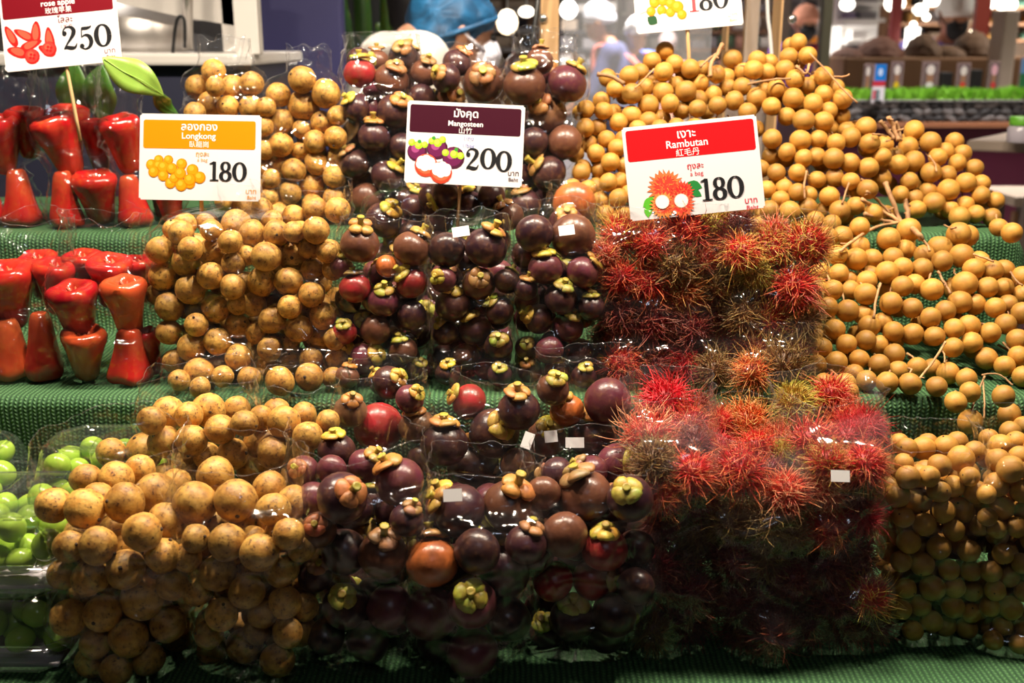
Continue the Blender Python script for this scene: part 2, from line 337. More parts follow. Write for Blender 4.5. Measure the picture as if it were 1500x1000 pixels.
# ------------------------------------------------------------------ plastic bags
def make_bag(label, group, pos, rad, zb, rim=0.05, m='bag', seed=0, lean=0.0, grow=1.0, pad=0.0032, wr=1.0, stickers=()):
    nt, nz, nr = 132, 84, 16
    ph = np.linspace(0, 2 * np.pi, nt, endpoint=False); cs = np.stack([np.cos(ph), np.sin(ph)], 1)
    ztop = float((pos[:, 2] + rad * 0.55).max()); zs = np.linspace(zb + 0.0015, ztop, nz)
    S = np.full((nz, nt), np.nan); cen = np.zeros((nz, 2))
    P2 = pos[:, :2]; gc = (P2.min(0) + P2.max(0)) / 2
    for i, z in enumerate(zs):
        rr = []; c2 = []
        for p, r in zip(pos, rad):
            k = abs(z - p[2]) / (1.5 * r)
            if k < 1: rr.append(r * math.sqrt(1 - k * k)); c2.append(p[:2])
        if not c2: continue
        c2 = np.array(c2); rr = np.array(rr); S[i] = ((c2 - gc) @ cs.T + rr[:, None]).max(0)
    for j in range(nt):
        ok = ~np.isnan(S[:, j]); S[:, j] = np.interp(np.arange(nz), np.arange(nz)[ok], S[ok, j])
    for _ in range(4):
        S[1:-1] = 0.25 * S[:-2] + 0.5 * S[1:-1] + 0.25 * S[2:]; S = 0.25 * np.roll(S, 1, 1) + 0.5 * S + 0.25 * np.roll(S, -1, 1)
    # each row's own centre, then polar radius from the support function
    cx = (S[:, 0] - S[:, nt // 2]) / 2; cy = (S[:, nt // 4] - S[:, 3 * nt // 4]) / 2
    for a in (cx, cy):
        for _ in range(30): a[1:-1] = 0.25 * a[:-2] + 0.5 * a[1:-1] + 0.25 * a[2:]
    S = S - (cx[:, None] * cs[:, 0] + cy[:, None] * cs[:, 1]); S = np.maximum(S, 0.012)
    dphi = np.cos(ph[None] - ph[:, None]); dphi = np.where(dphi > 0.2, dphi, np.nan)
    R = np.nanmin(S[:, None, :] / dphi[None], axis=2) + pad
    rng = np.random.default_rng(seed + 100); npl = int(rng.integers(9, 14)); pl = [(rng.uniform(0, 6.28), rng.uniform(0.06, 0.16), rng.uniform(-1, 1)) for _ in range(npl)]
    vs = []; off = Vector((seed * 3.7, seed * 1.9, 0))
    for i in range(nz + nr):
        k = min(i, nz - 1); up = max(0, i - nz + 1) / nr
        z = zs[k] + up * rim
        for j in range(nt):
            r = R[k, j]
            if up > 0:
                rr = R[nz - 6:, :].mean(); r = r * (1 - up) + (0.62 * r + 0.38 * rr) * grow * up
            x, y = cs[j] * r; p = Vector((gc[0] + cx[k] + x, gc[1] + cy[k] + y + lean * up * rim, z))
            q = p * 24 + off; n1 = noise.noise(q); n2 = noise.noise(Vector((p.x * 60, p.y * 60, p.z * 34)) + off)
            d = (1 - min(1, abs(n1) * 5.5)) * 0.0042 + (1 - min(1, abs(n2) * 4)) * 0.0012
            fold = 0
            for a, wd, sg in pl:
                da = abs((ph[j] - a + np.pi) % (2 * np.pi) - np.pi)
                if da < wd: fold += sg * (0.5 + 0.5 * math.cos(math.pi * da / wd)) * 0.0055 * min(1.0, (0.12 + up * 2.2))
            u = Vector((cs[j][0], cs[j][1], 0)); p += u * (d * wr + fold)
            if up > 0:
                p += u * up * 0.005 * noise.noise(Vector((cs[j][0] * 3, cs[j][1] * 3, z * 5 + seed)))
                p.z += up * (noise.noise(Vector((cs[j][0] * 1.6, cs[j][1] * 1.6, seed * 2.1))) * 0.35 * rim)
            vs.append(p)
    nrow = nz + nr; fs = []
    for i in range(nrow - 1):
        for j in range(nt): fs.append((i * nt + j, i * nt + (j + 1) % nt, (i + 1) * nt + (j + 1) % nt, (i + 1) * nt + j))
    vs.append(Vector((gc[0] + cx[0], gc[1] + cy[0], zb + 0.0015))); c = len(vs) - 1
    for j in range(nt): fs.append((c, (j + 1) % nt, j))
    org = Vector((gc[0], gc[1], zb)); me = mesh('plastic_bag', [v - org for v in vs], fs)
    o = link('plastic_bag', me, M[m], loc=org); tag(o, label, 'bag', group)
    bm = bmesh.new(); top = [v - org for v in vs[(nrow - 1) * nt:nrow * nt]]; tube(bm, top + [top[0]], 0.0004, 4, False); link('rim', bm_mesh('rim', bm), M['rim'], o)
    for (px, py, wpx, hpx, rot) in stickers:      # small white labels stuck on the film
        d = ray(px, py).normalized(); best = None
        for v in vs[:-1]:
            e = v - CAM; t = e.dot(d); dd = (e - d * t).length
            if dd < 0.012 and (best is None or t < best): best = t
        if best is None: best = (Vector(pos.mean(0)) - CAM).length - 0.05
        p = CAM + d * (best - 0.004); k = best / F; hw, hh = wpx * k / 2, hpx * k / 2
        bm = bmesh.new(); rm = Matrix.Rotation(rot, 4, 'Y')
        box(bm, (-hw, -0.0002, -hh), (hw, 0.0002, hh)); bmesh.ops.transform(bm, matrix=Matrix.Rotation(-PITCH * 1.6, 4, 'X') @ rm, verts=bm.verts[:])
        s = link('price_sticker', bm_mesh('price_sticker', bm, False), M['sticker'], o, p - org); s['label'] = 'small white price sticker'
    return o
# ------------------------------------------------------------------ fruit meshes
def lumpy(name, sub, amp, freq, sq=(1, 1, 1), seed=0, m=None):
    bm = ico(sub); off = Vector((seed * 5.3, seed * 2.7, seed * 1.1))
    for v in bm.verts:
        n = noise.noise(v.co * freq + off) * amp + noise.noise(v.co * freq * 2.6 + off) * amp * 0.35; v.co *= 1 + n
        v.co.x *= sq[0]; v.co.y *= sq[1]; v.co.z *= sq[2]
    return bm_mesh(name, bm, True, [m] if m else [])
LK = [lumpy('longkong', 3, 0.07, 1.1, (1, 1, 0.94 + 0.12 * (i % 3) / 2), i, M['longkong']) for i in range(6)]
LGN = [lumpy('longan', 3, 0.035, 1.2, (1, 1, 0.95 + 0.07 * (i % 3) / 2), i + 20, M['longan']) for i in range(5)]
MG = [lumpy('mangosteen', 3, 0.035, 1.3, (1, 1, 0.9), i + 40, M['mangosteen']) for i in range(4)]
_v, _f = lathe([(0.16, -0.03), (0.15, 0.05), (0.10, 0.11), (0.04, 0.12)], 8); SCAR = mesh('stem_scar', _v, _f, True, [M['scar']])
_v, _f = lathe([(0.13, -0.05), (0.125, 0.12), (0.12, 0.26), (0.16, 0.33), (0.15, 0.37), (0.09, 0.36)], 9); MSTEM = mesh('stem', _v, _f, True, [M['sepal']])
def sepal_mesh(i):
    bm = ico(2)
    for v in bm.verts:
        x, y, z = v.co; u = x * 0.5 + 0.5
        v.co = Vector((x * 0.27 + 0.29, y * (0.27 + 0.10 * u), z * 0.11))
        v.co.z += 0.10 - (0.75 if i % 2 else 0.35) * (v.co.x - 0.12) ** 2 - 0.55 * v.co.y ** 2 + (0.10 * u * u if i == 3 else 0)
        v.co += Vector((noise.noise(v.co * 7 + Vector((i, 0, 0))), noise.noise(v.co * 7 + Vector((0, i, 3))), noise.noise(v.co * 6))) * 0.03
    return bm_mesh('sepal', bm, True, [M['sepal']])
SEP = [sepal_mesh(i) for i in range(4)]
def hair_mesh(seed):
    rng = np.random.default_rng(seed); vs, fs, al = [], [], []; n = 420; g = math.pi * (3 - math.sqrt(5))
    bend = Vector(rng.normal(size=3)).normalized()
    for k in range(n):
        z = 1 - 2 * (k + 0.5) / n; r = math.sqrt(1 - z * z); d = Vector((r * math.cos(k * g), r * math.sin(k * g), z)) + Vector(rng.normal(size=3)) * 0.05
        d.normalize(); base = d * 0.60; t1 = (bend - d * bend.dot(d)) * 0.5 + Vector(rng.normal(size=3)) * 0.6; L = rng.uniform(0.36, 0.56)
        pts = [base, base + (d * 0.55 + t1 * 0.12) * L, base + (d * 0.88 + t1 * 0.5) * L, base + (d * 0.86 + t1 * 1.15) * L]
        a = d.orthogonal().normalized(); b = d.cross(a); b0 = len(vs)
        for q, (p, w_) in enumerate(zip(pts, (0.03, 0.021, 0.015, 0.004))):
            for c in range(3):
                an = 2.094 * c; vs.append(p + (a * math.cos(an) + b * math.sin(an)) * w_); al.append(q / 3)
        for q in range(3):
            for c in range(3): fs.append((b0 + q * 3 + c, b0 + q * 3 + (c + 1) % 3, b0 + q * 3 + 3 + (c + 1) % 3, b0 + q * 3 + 3 + c))
    me = mesh('hair', vs, fs, True, [M['hair']]); at_ = me.attributes.new('along', 'FLOAT', 'POINT'); at_.data.foreach_set('value', al); return me
HAIR = [hair_mesh(i) for i in range(6)]
RBODY = lumpy('rambutan', 3, 0.05, 1.5, (0.62, 0.62, 0.68), 60, M['rambutan'])
def rose_apple_mesh(seed):
    prof = [(0.12, -0.95), (0.30, -1.0), (0.43, -0.95), (0.53, -0.80), (0.60, -0.55), (0.68, -0.2), (0.78, 0.15), (0.88, 0.42), (0.97, 0.62, 0.02), (0.99, 0.78, 0.05), (0.92, 0.93, 0.08), (0.74, 1.02, 0.11), (0.52, 1.0, 0.12), (0.36, 0.90, 0.10), (0.26, 0.78, 0.05), (0.1, 0.74)]
    v, f = lathe(prof, 28, 4); bm = bmesh.new(); bv = [bm.verts.new(p) for p in v]
    for q in f: bm.faces.new([bv[i] for i in q])
    off = Vector((seed * 3, 1, 2)); bend = 0.10 * math.sin(seed * 2.2)
    for p in bm.verts:
        p.co *= 1 + 0.05 * noise.noise(p.co * 1.3 + off); p.co.x += bend * (p.co.z - 0.4) ** 2; p.co.z *= 1.18
    return bm_mesh('rose_apple', bm, True, [M['rose_apple']])
RA = [rose_apple_mesh(i) for i in range(5)]
_bm = bmesh.new()
for k in range(4):
    a = k * math.pi / 2 + 0.3; tube(_bm, [(0.05 * math.cos(a), 0.05 * math.sin(a), 0.84), (0.2 * math.cos(a), 0.2 * math.sin(a), 0.95), (0.24 * math.cos(a + 0.5), 0.24 * math.sin(a + 0.5), 1.08)], [0.09, 0.08, 0.03], 6)
CALYX = bm_mesh('calyx', _bm, True, [mat('rose_apple_calyx', (0.45, 0.09, 0.03), 0.5)])
# ------------------------------------------------------------------ labels: by look, then layer and order inside the bag
def rank_labels(pos, rad, n0, kind, where, adj=None):
    """a label for each of the n0 fruits that show: its look, its layer counted from the top, its order in the layer"""
    order = sorted(range(n0), key=lambda i: -pos[i][2]); h = float(np.median(rad)) * 1.55; layers = []
    for i in order:
        if layers and layers[-1][0] - pos[i][2] < h: layers[-1][1].append(i)
        else: layers.append([pos[i][2], [i]])
    out = {}
    for k, (_, ids) in enumerate(layers):
        for q, i in enumerate(sorted(ids, key=lambda i: pos[i][0])):
            a = (adj[i] + ' ') if adj and adj[i] else ''
            lay = 'top' if k == 0 else 'bottom' if k == len(layers) - 1 and k > 1 else ORD[min(k, 14)]
            out[i] = f"{a}{kind}, {ORD[min(q, 14)]} from left, {lay} layer, {where}"
    return out
def add_scar(parent, r=1.0):
    q = randq(); d = q @ Vector((0, 0, 1)); s = link('stem_scar', SCAR, None, parent, d * 0.97, q, 0.7); return s
# ================================================================== LONGKONG
BG = 'clear bags of fruit on the stand'
def longkong_bag(items, where, blabel, fill, seed, Y0, zb, s, ztop, rim, yback=0.12, m='bag', lean=0.3, **kw):
    pos, rad, n0 = solve(items, Y0, zb, s, ztop, 1.07, 0.88, fill, seed, yback=yback)
    lab = rank_labels(pos, rad, n0, 'speckled tan longkong', where)
    for i in range(len(pos)):
        o = link('longkong', LK[int(RNG.integers(6))], None, None, pos[i], randq(), float(rad[i]) * 1.0)
        if i < n0: tag(o, lab[i], 'fruit', 'longkong of ' + where); add_scar(o)
        else: tag(o, 'longkong half hidden deep inside ' + where, 'fruit', 'inner longkong of ' + where)
    make_bag(blabel, BG, pos, rad, zb, rim, m, seed, lean, **kw)
L_A = [(126,701,22),(172,700,24),(203,690,20),(80,740,25),(126,743,28),(142,730,22),(183,736,27),(225,723,28),(143,801,26),(212,783,27),(237,813,26),(182,836,28),(130,844,26),(98,841,22),(210,877,30),(151,899,26),(190,936,27),(213,961,23),(141,943,22),(169,981,22),(242,909,25),(252,852,23),(135,974,20),(104,800,22)]
L_B = [(289,738,31),(344,734,30),(394,718,25),(400,746,23),(315,697,27),(333,797,26),(380,810,26),(317,840,26),(362,866,25),(411,836,25),(292,862,22),(324,901,23),(384,901,22),(419,880,23),(354,943,26),(422,925,22),(407,966,24),(325,969,22),(276,813,18),(288,792,18),(425,785,22),(307,927,19),(440,888,18),(436,800,20),(372,925,18)]
L_C = [(251,606,23),(224,620,20),(280,610,17),(172,662,21),(211,658,26),(237,648,23),(270,662,26),(283,644,23),(309,602,24),(338,600,16),(353,622,18),(326,636,22),(300,672,15),(340,664,23),(366,684,24),(288,690,21),(248,698,22)]
L_D = [(403,603,19),(418,621,23),(444,609,19),(388,645,26),(402,661,23),(438,662,19),(448,641,21),(480,618,17),(384,616,12),(408,693,21),(428,740,19),(436,765,19),(440,700,18)]
L_E = [(238,369,19),(266,344,18),(277,363,17),(265,386,20),(312,368,21),(340,385,17),(307,404,20),(242,405,20),(279,425,21),(342,423,18),(336,356,17),(346,329,21),(310,339,14),(304,326,16),(272,328,15),(256,337,14),(355,304,15),(250,448,20),(317,452,19),(348,472,18),(288,474,17),(248,483,18),(279,509,20),(319,500,19),(349,523,19),(256,528,15),(290,546,20),(326,551,15),(365,553,16),(264,556,13),(293,567,12),(346,446,16),(287,452,14),(233,428,13)]
L_F = [(388,375,21),(365,374,13),(432,371,22),(452,362,16),(407,345,19),(428,341,12),(461,341,19),(478,372,13),(462,396,18),(483,393,13),(421,413,21),(384,415,20),(457,433,18),(408,314,15),(431,316,17),(460,308,18),(492,308,18),(399,324,14),(386,306,15),(374,441,17),(424,452,17),(398,469,19),(472,461,19),(435,484,20),(379,486,16),(395,512,17),(393,534,13),(426,528,19),(470,499,17),(492,521,16),(410,558,20),(453,552,20),(488,553,15),(428,500,15),(456,523,17),(488,498,16)]
L_G = [(319,110,17),(339,126,19),(295,136,18),(304,149,19),(336,154,16),(366,154,18),(364,128,17),(386,158,14),(386,185,14),(387,220,14),(395,261,13),(385,247,13),(288,164,15),(394,288,13),(329,295,13),(354,299,14),(383,272,13)]
L_H = [(443,119,19),(412,141,18),(442,153,21),(477,137,20),(414,180,19),(472,178,16),(492,170,14),(413,213,17),(460,207,16),(490,203,16),(440,221,14),(430,248,17),(465,239,17),(490,258,16),(457,272,18),(426,282,16),(490,290,16),(492,229,14),(407,238,13),(444,191,13),(458,298,15)]
longkong_bag(L_C, 'rear bag by lowest riser', 'clear bag of longkong behind the two front longkong bags', 10, 3, 1.05, Z1, 0.10, 1.015, 0.035)
longkong_bag(L_D, 'rear bag by front mangosteens', 'clear bag of longkong squeezed between longkong and mangosteens on lowest step', 10, 4, 1.05, Z1, 0.10, 1.012, 0.03)
longkong_bag(L_A, 'front bag by green grapes', 'clear bag of longkong standing beside the grape boxes', 33, 1, 0.892, Z1, 0.02, 0.985, 0.045, yback=0.14)
longkong_bag(L_B, 'front bag by dark mangosteens', 'clear bag of longkong between another longkong bag and mangosteens, lowest step', 33, 2, 0.895, Z1, 0.02, 0.985, 0.03, yback=0.14)
longkong_bag(L_E, 'bag under orange card', 'clear bag of longkong pierced by the stick of the orange card', 38, 5, 1.262, Z2, 0.12, 1.18, 0.03)
longkong_bag(L_F, 'middle bag by mangosteens', 'clear bag of longkong beside mangosteens on the middle step', 38, 6, 1.262, Z2, 0.12, 1.18, 0.03)
longkong_bag(L_G, 'bag behind orange card', 'clear bag of longkong standing behind the orange card', 24, 7, 1.57, Z3, 0.12, 1.37, 0.035, yback=0.13)
longkong_bag(L_H, 'top bag by mangosteens', 'clear bag of longkong beside the mangosteens on the top step', 22, 8, 1.57, Z3, 0.12, 1.36, 0.035, yback=0.13)
# ================================================================== MANGOSTEENS
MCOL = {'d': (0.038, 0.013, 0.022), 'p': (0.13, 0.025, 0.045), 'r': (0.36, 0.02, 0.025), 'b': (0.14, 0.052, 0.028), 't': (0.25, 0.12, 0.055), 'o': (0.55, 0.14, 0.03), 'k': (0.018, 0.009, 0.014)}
MADJ = {'d': 'dark purple', 'p': 'red-purple', 'r': 'bright red', 'b': 'brown', 't': 'tan-brown', 'o': 'orange-brown', 'k': 'black-purple'}
SCOL = {'g': (0.42, 0.45, 0.06), 'y': (0.62, 0.48, 0.06), 'o': (0.55, 0.27, 0.06), 'n': (0.36, 0.19, 0.08), 'e': (0.55, 0.16, 0.07)}
SADJ = {'g': 'green-capped', 'y': 'yellow-capped', 'o': 'orange-capped', 'n': 'brown-capped', 'e': 'pink-capped'}
def mangosteen(pos, r, col, ax, sc, label, group):
    d = (RT * ax[0] + UP * ax[1] - FW * ax[2]).normalized()
    q = d.to_track_quat('Z', 'Y') @ Quaternion((0, 0, 1), RNG.uniform(0, 6.28))
    o = link('mangosteen', MG[int(RNG.integers(4))], None, None, pos, q, float(r))
    c = np.array(MCOL[col]) * RNG.uniform(0.8, 1.3); o.color = (*c, 1); tag(o, label, 'fruit', group)
    if sc is None: return o
    base = np.array(SCOL[sc])
    for k in range(4):
        s = link('sepal', SEP[int(RNG.integers(4))], None, o, (0, 0, 0.86), Quaternion((0, 0, 1), k * 1.571 + RNG.uniform(-0.2, 0.2)) @ Quaternion((0, 1, 0), RNG.uniform(-0.3, 0.12)), (RNG.uniform(1.05, 1.35), RNG.uniform(1.1, 1.5), RNG.uniform(1.1, 1.6)))
        s.color = (*(base * RNG.uniform(0.75, 1.25, 3)), 1)
    s = link('stem', MSTEM, None, o, (0, 0, 0.84), None, (1.25, 1.25, RNG.uniform(1.2, 2.0))); s.color = (*(np.array((0.42, 0.40, 0.05)) * RNG.uniform(0.7, 1.2)), 1)
    return o
def mango_bag(items, where, blabel, fill, seed, Y0, zb, s, ztop, rim, yback=0.13, m='bag', bag=True, **kw):
    pos, rad, n0 = solve(items, Y0, zb, s, ztop, 1.09, 0.80, fill, seed, yback=yback, fillr=0.95)
    adj = [f"{MADJ[it[3]]}{(' ' + SADJ[it[5]]) if it[5] else ''}" for it in items]
    lab = rank_labels(pos, rad, n0, 'mangosteen', where, adj)
    for i in range(len(pos)):
        if i < n0: mangosteen(pos[i], rad[i], items[i][3], items[i][4], items[i][5], lab[i], 'mangosteens of ' + where)
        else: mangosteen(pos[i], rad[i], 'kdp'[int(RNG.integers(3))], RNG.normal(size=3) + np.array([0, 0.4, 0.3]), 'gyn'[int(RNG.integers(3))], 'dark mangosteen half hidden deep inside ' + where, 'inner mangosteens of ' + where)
    if bag: make_bag(blabel, BG, pos, rad * 1.06, zb, rim, m, seed, 0.3, **kw)
n_ = None
B1 = [(530,108,22,'r',(0,1,.3),'g'),(571,120,24,'b',(.3,.6,.7),'n'),(577,160,24,'d',(.45,.5,.7),'o'),(522,158,19,'d',(-.5,.5,.6),'y'),(549,203,22,'d',(0,1,.4),'o'),(521,240,22,'k',(-.3,.5,.2),'n'),(565,257,22,'d',(.7,.6,.4),'y'),(537,292,23,'b',(0,.2,-1),n_),(552,226,19,'k',(.6,.1,-.4),n_),(552,90,17,'b',(0,1,.2),'n'),(590,215,20,'d',(.5,.4,.3),n_),(600,295,20,'k',(.3,.6,.3),'y')]
B2 = [(604,95,20,'d',(.1,1,0),'o'),(618,106,20,'b',(.2,.6,.5),'n'),(668,96,20,'d',(.5,.8,.2),'e'),(655,115,20,'d',(-.5,.2,.8),'o'),(658,140,22,'b',(.5,.1,.8),'n'),(618,140,19,'d',(0,.4,-.8),n_),(708,120,28,'b',(0,.2,1),'n')]
B3 = [(771,122,29,'b',(-.05,.85,.55),'g'),(788,94,17,'b',(.1,1,.1),'n'),(830,124,27,'p',(.5,.85,.1),'y'),(803,169,27,'t',(-.4,.4,.8),'n'),(825,206,24,'b',(.2,-.2,-.5),n_),(784,207,20,'d',(.2,.1,-.8),n_),(804,254,25,'d',(-.8,.5,.35),'o'),(770,300,22,'d',(-.3,.8,.3),'n')]
C1 = [(562,322,25,'d',(.5,.6,.6),'y'),(634,290,20,'d',(.2,.5,-.3),'n')]
C2 = [(650,318,22,'p',(.3,-.5,.2),n_),(684,300,22,'d',(-.1,1,.4),'y'),(742,315,21,'b',(-.4,.8,.3),'n'),(716,292,19,'d',(0,.5,-.5),'o')]
C3 = [(838,303,30,'o',(.2,.3,-.8),n_),(832,321,25,'p',(0,.5,.8),'o')]
D1 = [(527,358,27,'b',(.1,.85,.5),'o'),(603,365,26,'b',(.5,.85,0),'o'),(520,421,22,'r',(-.1,.9,.2),'n'),(561,441,22,'p',(.1,.8,.6),'g'),(603,414,22,'r',(-.6,.6,.5),'y'),(567,390,15,'o',(.2,.2,.2),n_),(501,392,13,'p',(0,1,.2),'y'),(505,487,17,'r',(0,.7,.7),'g'),(550,483,21,'b',(0,.2,-.8),n_),(604,462,20,'d',(.1,.2,-.8),n_),(537,525,23,'p',(.7,.3,.6),'y'),(508,552,17,'b',(.2,.9,.1),'o'),(591,514,20,'b',(-.2,.8,.5),'g'),(612,540,17,'d',(.2,.6,.7),'g'),(560,560,18,'d',(-.4,.6,.3),'y')]
D2 = [(654,366,25,'k',(-.1,.5,-.6),n_),(711,363,29,'d',(.4,.8,.4),'o'),(702,417,23,'b',(.1,.3,1),'n'),(665,449,25,'d',(-.1,.9,.5),'y'),(740,412,18,'k',(.3,.6,-.3),'g'),(732,455,20,'d',(-.6,.6,.3),'g'),(697,486,23,'d',(-.4,.8,.5),'y'),(728,505,20,'k',(0,.5,.9),'g'),(684,522,20,'b',(.2,-.3,.2),n_),(711,546,16,'r',(0,-.2,.4),n_),(730,548,17,'d',(0,.5,.7),'g'),(654,484,18,'d',(-.4,.7,.4),'y'),(657,546,18,'k',(0,.4,.3),'y')]
D3 = [(783,342,26,'d',(0,.3,-.8),n_),(840,348,31,'b',(.1,.3,-.8),n_),(799,393,24,'p',(-.1,.9,.4),'y'),(853,397,23,'p',(.75,.7,.1),'y'),(770,423,17,'d',(.2,.8,.4),'o'),(820,441,23,'d',(.2,.8,.55),'g'),(866,450,19,'d',(-.1,.9,.4),'g'),(791,465,21,'d',(-.8,.3,.5),'y'),(832,482,22,'p',(.3,.8,.5),'g'),(775,512,16,'d',(0,.4,.9),'g'),(803,513,20,'p',(.3,-.3,-.4),n_),(850,516,21,'d',(.5,-.5,-.3),n_),(776,540,17,'d',(-.2,.6,.7),'o'),(815,545,18,'b',(0,.8,.4),'y'),(871,530,14,'d',(.4,.2,.8),'y'),(855,550,17,'d',(.1,.6,.5),'g')]
F1 = [(516,604,23,'t',(.2,.75,.65),'o'),(553,624,34,'r',(-.2,-.1,-.9),n_),(609,622,26,'t',(-.2,.9,.3),'o'),(601,587,20,'p',(.6,.5,.6),'y'),(570,560,23,'d',(.7,.4,.6),'y'),(618,672,20,'d',(.2,.3,-.3),n_)]
F2 = [(690,592,25,'r',(-.8,.4,.4),'y'),(754,606,29,'d',(-.05,.9,.5),'o'),(654,652,33,'k',(0,.95,.3),'o'),(723,634,35,'k',(.3,.4,.85),'y'),(696,673,38,'k',(.15,.97,.25),'o'),(757,680,23,'b',(.2,.2,-.8),n_)]
F3 = [(813,577,20,'b',(.2,.7,.7),'g'),(888,593,33,'p',(.6,.1,-.6),n_),(824,604,24,'o',(-.3,.8,.4),'y'),(806,634,28,'b',(.1,.6,.8),'y'),(868,632,34,'d',(0,.95,.35),'o')]
G1 = [(493,660,26,'d',(-.1,.9,.4),'y'),(483,688,20,'p',(.1,.2,-.6),n_),(447,690,22,'p',(-.2,.3,.9),'e'),(535,682,24,'p',(.6,.7,.4),'o'),(585,705,34,'p',(-.5,.8,.35),'o'),(500,730,35,'d',(.5,.4,.75),'e'),(468,775,25,'b',(0,.4,.9),'e'),(555,812,34,'b',(.1,.85,.55),'n'),(504,812,32,'k',(.2,.1,-.6),n_),(507,892,32,'d',(0,.6,.8),'g'),(566,890,32,'p',(.4,-.3,-.3),n_),(538,938,30,'d',(.3,.4,-.3),n_),(467,838,24,'d',(.2,.5,.5),'n'),(480,928,26,'k',(.1,.5,.3),n_),(596,762,24,'d',(.3,.7,.3),'n')]
G2 = [(674,748,37,'d',(-.8,.5,.3),'o'),(747,742,38,'b',(.25,.85,.5),'o'),(636,823,37,'o',(-.1,.9,-.2),'n'),(700,810,32,'k',(.3,.2,-.7),n_),(638,903,38,'p',(-.3,.3,-.7),n_),(692,885,34,'p',(0,.5,.85),'g'),(737,835,36,'d',(.4,.1,-.6),n_),(690,960,36,'p',(.3,-.4,-.2),n_),(735,905,33,'k',(.3,.5,-.2),n_),(645,965,30,'d',(-.2,.4,.2),n_),(768,800,22,'d',(.2,.7,.2),'n')]
G3 = [(853,728,38,'b',(-.35,.9,.3),'n'),(904,681,30,'p',(.6,.25,.8),'y'),(799,723,25,'b',(-.2,.6,-.6),n_),(922,730,32,'d',(-.2,.5,.85),'g'),(829,783,32,'b',(-.3,.2,-.8),n_),(889,805,32,'r',(0,.85,.5),'y'),(811,846,28,'r',(.2,-.3,-.3),n_),(865,846,29,'r',(.9,.1,.4),'n'),(838,912,32,'d',(0,.8,.6),'g'),(893,905,30,'k',(.1,.2,-.6),n_),(810,945,26,'d',(-.2,.5,.6),'g'),(888,948,28,'d',(.2,.4,.5),'g'),(792,815,20,'d',(-.2,.7,.5),'y'),(925,803,26,'d',(.2,.3,-.6),n_),(928,862,26,'k',(.2,.3,-.6),n_)]
mango_bag(B1, 'top bag by longkong', 'clear crinkled bag of mangosteens next to longkong on the top step', 16, 11, 1.56, Z3, 0.12, 1.37, 0.02)
mango_bag(B2, 'bag behind maroon card', 'clear bag of mangosteens behind the maroon price card', 29, 12, 1.58, Z3, 0.12, 1.38, 0.015)
mango_bag(B3, 'top bag by longans', 'clear bag of mangosteens beside the longans on the top step', 13, 13, 1.56, Z3, 0.12, 1.38, 0.03)
mango_bag(C1, 'middle rear bag by longkong', 'clear bag of mangosteens behind the middle step bags, next to longkong', 18, 14, 1.40, Z2, 0.12, 1.2, 0.01)
mango_bag(C2, 'bag below maroon card', 'clear bag of mangosteens directly below the maroon price card', 18, 15, 1.40, Z2, 0.12, 1.2, 0.01)
mango_bag(C3, 'middle rear bag by longans', 'clear bag of mangosteens with an orange-brown fruit on top', 16, 16, 1.40, Z2, 0.12, 1.2, 0.01)
mango_bag(D1, 'middle bag by longkong', 'clear bag of red and brown mangosteens beside longkong, middle step', 18, 17, 1.255, Z2, 0.10, 1.18, 0.02)
mango_bag(D2, 'bag between two mangosteen bags', 'clear bag of dark mangosteens below the maroon card stick', 20, 18, 1.255, Z2, 0.10, 1.18, 0.025, stickers=[(675, 339, 25, 15, -0.15)])
mango_bag(D3, 'middle bag by rambutans', 'clear bag of mangosteens beside rambutans on the middle step', 16, 19, 1.25, Z2, 0.10, 1.19, 0.02, stickers=[(830, 337, 23, 15, -0.12)])
mango_bag(F1, 'lowest rear bag by longkong', 'clear bag of mangosteens with one bright red fruit, lowest step rear', 16, 20, 1.06, Z1, 0.22, 1.03, 0.015)
mango_bag(F2, 'lowest rear middle bag', 'clear bag of glossy black-purple mangosteens, lowest step rear', 13, 21, 1.05, Z1, 0.22, 1.02, 0.02, stickers=[(773, 645, 15, 24, 0.35)])
mango_bag(F3, 'lowest rear bag by rambutans', 'clear bag of mangosteens with two white stickers, lowest step rear', 13, 22, 1.06, Z1, 0.22, 1.035, 0.03, stickers=[(807, 639, 19, 17, -0.1), (842, 648, 27, 15, 0.0)])
mango_bag(G1, 'front bag by longkong', 'clear bag of dark mangosteens beside longkong, lowest step front', 16, 23, 0.905, Z1, 0.06, 1.0, 0.03, yback=0.13)
mango_bag(G2, 'front bag with sticker', 'clear bag of dark mangosteens with a sticker, lowest step front', 16, 24, 0.888, Z1, 0.06, 0.98, 0.03, stickers=[(663, 725, 27, 18, -0.05)])
mango_bag(G3, 'front bag by rambutans', 'clear bag of purple and red mangosteens beside rambutans, lowest step', 16, 25, 0.915, Z1, 0.06, 0.99, 0.02)
